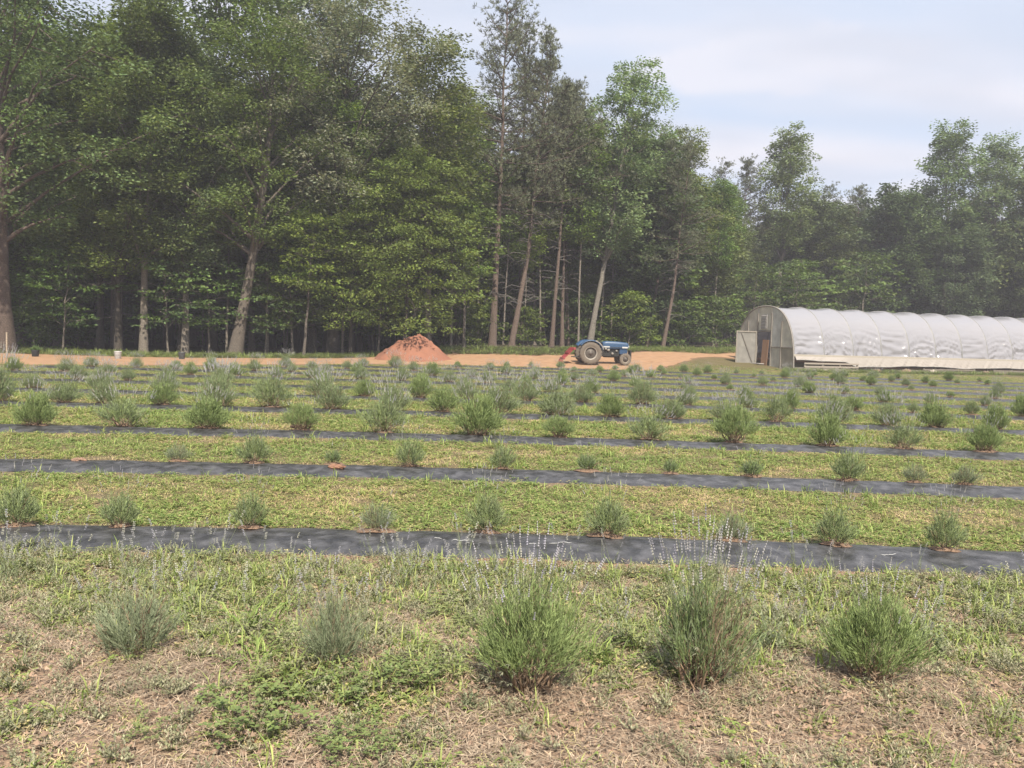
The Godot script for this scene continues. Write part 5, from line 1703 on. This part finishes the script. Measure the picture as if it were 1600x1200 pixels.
# ------------------------------------------------------------------ sky
func make_sky() -> PanoramaSkyMaterial:
	var w := 1024
	var h := 512
	var im := Image.create(w, h, false, Image.FORMAT_RGBF)
	var a := FastNoiseLite.new()
	a.seed = 5
	a.frequency = 1.0
	a.fractal_octaves = 5
	var b := FastNoiseLite.new()
	b.seed = 8
	b.frequency = 1.0
	b.fractal_octaves = 4
	for y in h:
		var el := (0.5 - (y + 0.5) / h) * PI
		for x in w:
			var az := (x + 0.5) / w * TAU
			var d := Vector3(sin(az) * cos(el), sin(el), -cos(az) * cos(el))
			if el < 0.0:
				im.set_pixel(x, y, Color(0.30, 0.30, 0.26))
				continue
			# a flat layer of thin cloud seen in perspective: streaks
			var k := 1.0 / (maxf(d.y, 0.0) + 0.12)
			var px := d.x * k
			var pz := d.z * k
			var n1 := a.get_noise_3d(px * 0.35 + pz * 0.12, pz * 1.3, 0.0)
			var n2 := b.get_noise_3d(px * 1.1, pz * 2.3, 3.0)
			var veil := clampf(0.66 + 0.9 * n1 + 0.35 * n2, 0.0, 1.0)
			var puff := sm(0.0, 0.22, b.get_noise_3d(d.x * 3.2 + 4.0, el * 9.0, d.z * 3.2) + 0.10 - 1.4 * absf(el - 0.22))
			veil = maxf(veil, 0.8 * puff)
			var blue := Color(0.37, 0.455, 0.585).lerp(Color(0.28, 0.38, 0.54), sm(0.1, 0.9, el))
			var white := Color(0.565, 0.555, 0.60).lerp(Color(0.47, 0.485, 0.55), sm(-0.3, 0.4, n2))
			im.set_pixel(x, y, blue.lerp(white, veil))
	var m := PanoramaSkyMaterial.new()
	m.panorama = ImageTexture.create_from_image(im)
	return m

func _ready():
	# camera, sky, sun, exposure
	var cam := Camera3D.new()
	cam.name = "camera"
	cam.fov = 49.72
	cam.near = 0.1
	cam.far = 1500.0
	cam.position = Vector3(0, 1.7, 0)
	cam.rotation = Vector3(-atan(78.0 / 1295.0), 0, 0.030)
	add_child(cam)
	cam.current = true
	var env := Environment.new()
	env.background_mode = Environment.BG_SKY
	var sky := Sky.new()
	sky.sky_material = make_sky()
	env.sky = sky
	env.background_energy_multiplier = 1.0
	env.tonemap_mode = Environment.TONE_MAPPER_LINEAR
	env.tonemap_exposure = 1.66
	env.fog_enabled = true
	env.fog_light_color = Color(0.95, 0.95, 1.0)
	env.fog_density = 0.0011
	env.sdfgi_enabled = true
	env.ssao_enabled = true
	env.ssil_enabled = true
	var we := WorldEnvironment.new()
	we.name = "environment"
	we.environment = env
	add_child(we)
	var sun := DirectionalLight3D.new()
	sun.name = "sun"
	sun.light_energy = 1.6
	sun.light_color = Color(1.0, 0.955, 0.88)
	sun.light_angular_distance = 0.7
	sun.shadow_enabled = true
	sun.look_at_from_position(Vector3(0.14, 0.74, 0.60) * 50.0, Vector3.ZERO, Vector3.UP)
	add_child(sun)

	lumps.seed = 2
	lumps.frequency = 1.0
	lumps.fractal_octaves = 3
	patches.seed = 3
	patches.frequency = 0.8
	patches.fractal_octaves = 3
	make_materials()
	make_ground()
	make_kinds()
	make_wood()
	make_hoop_house()
	make_tractor()
	make_lavender()
	make_strips()
	make_small()
	make_cover()
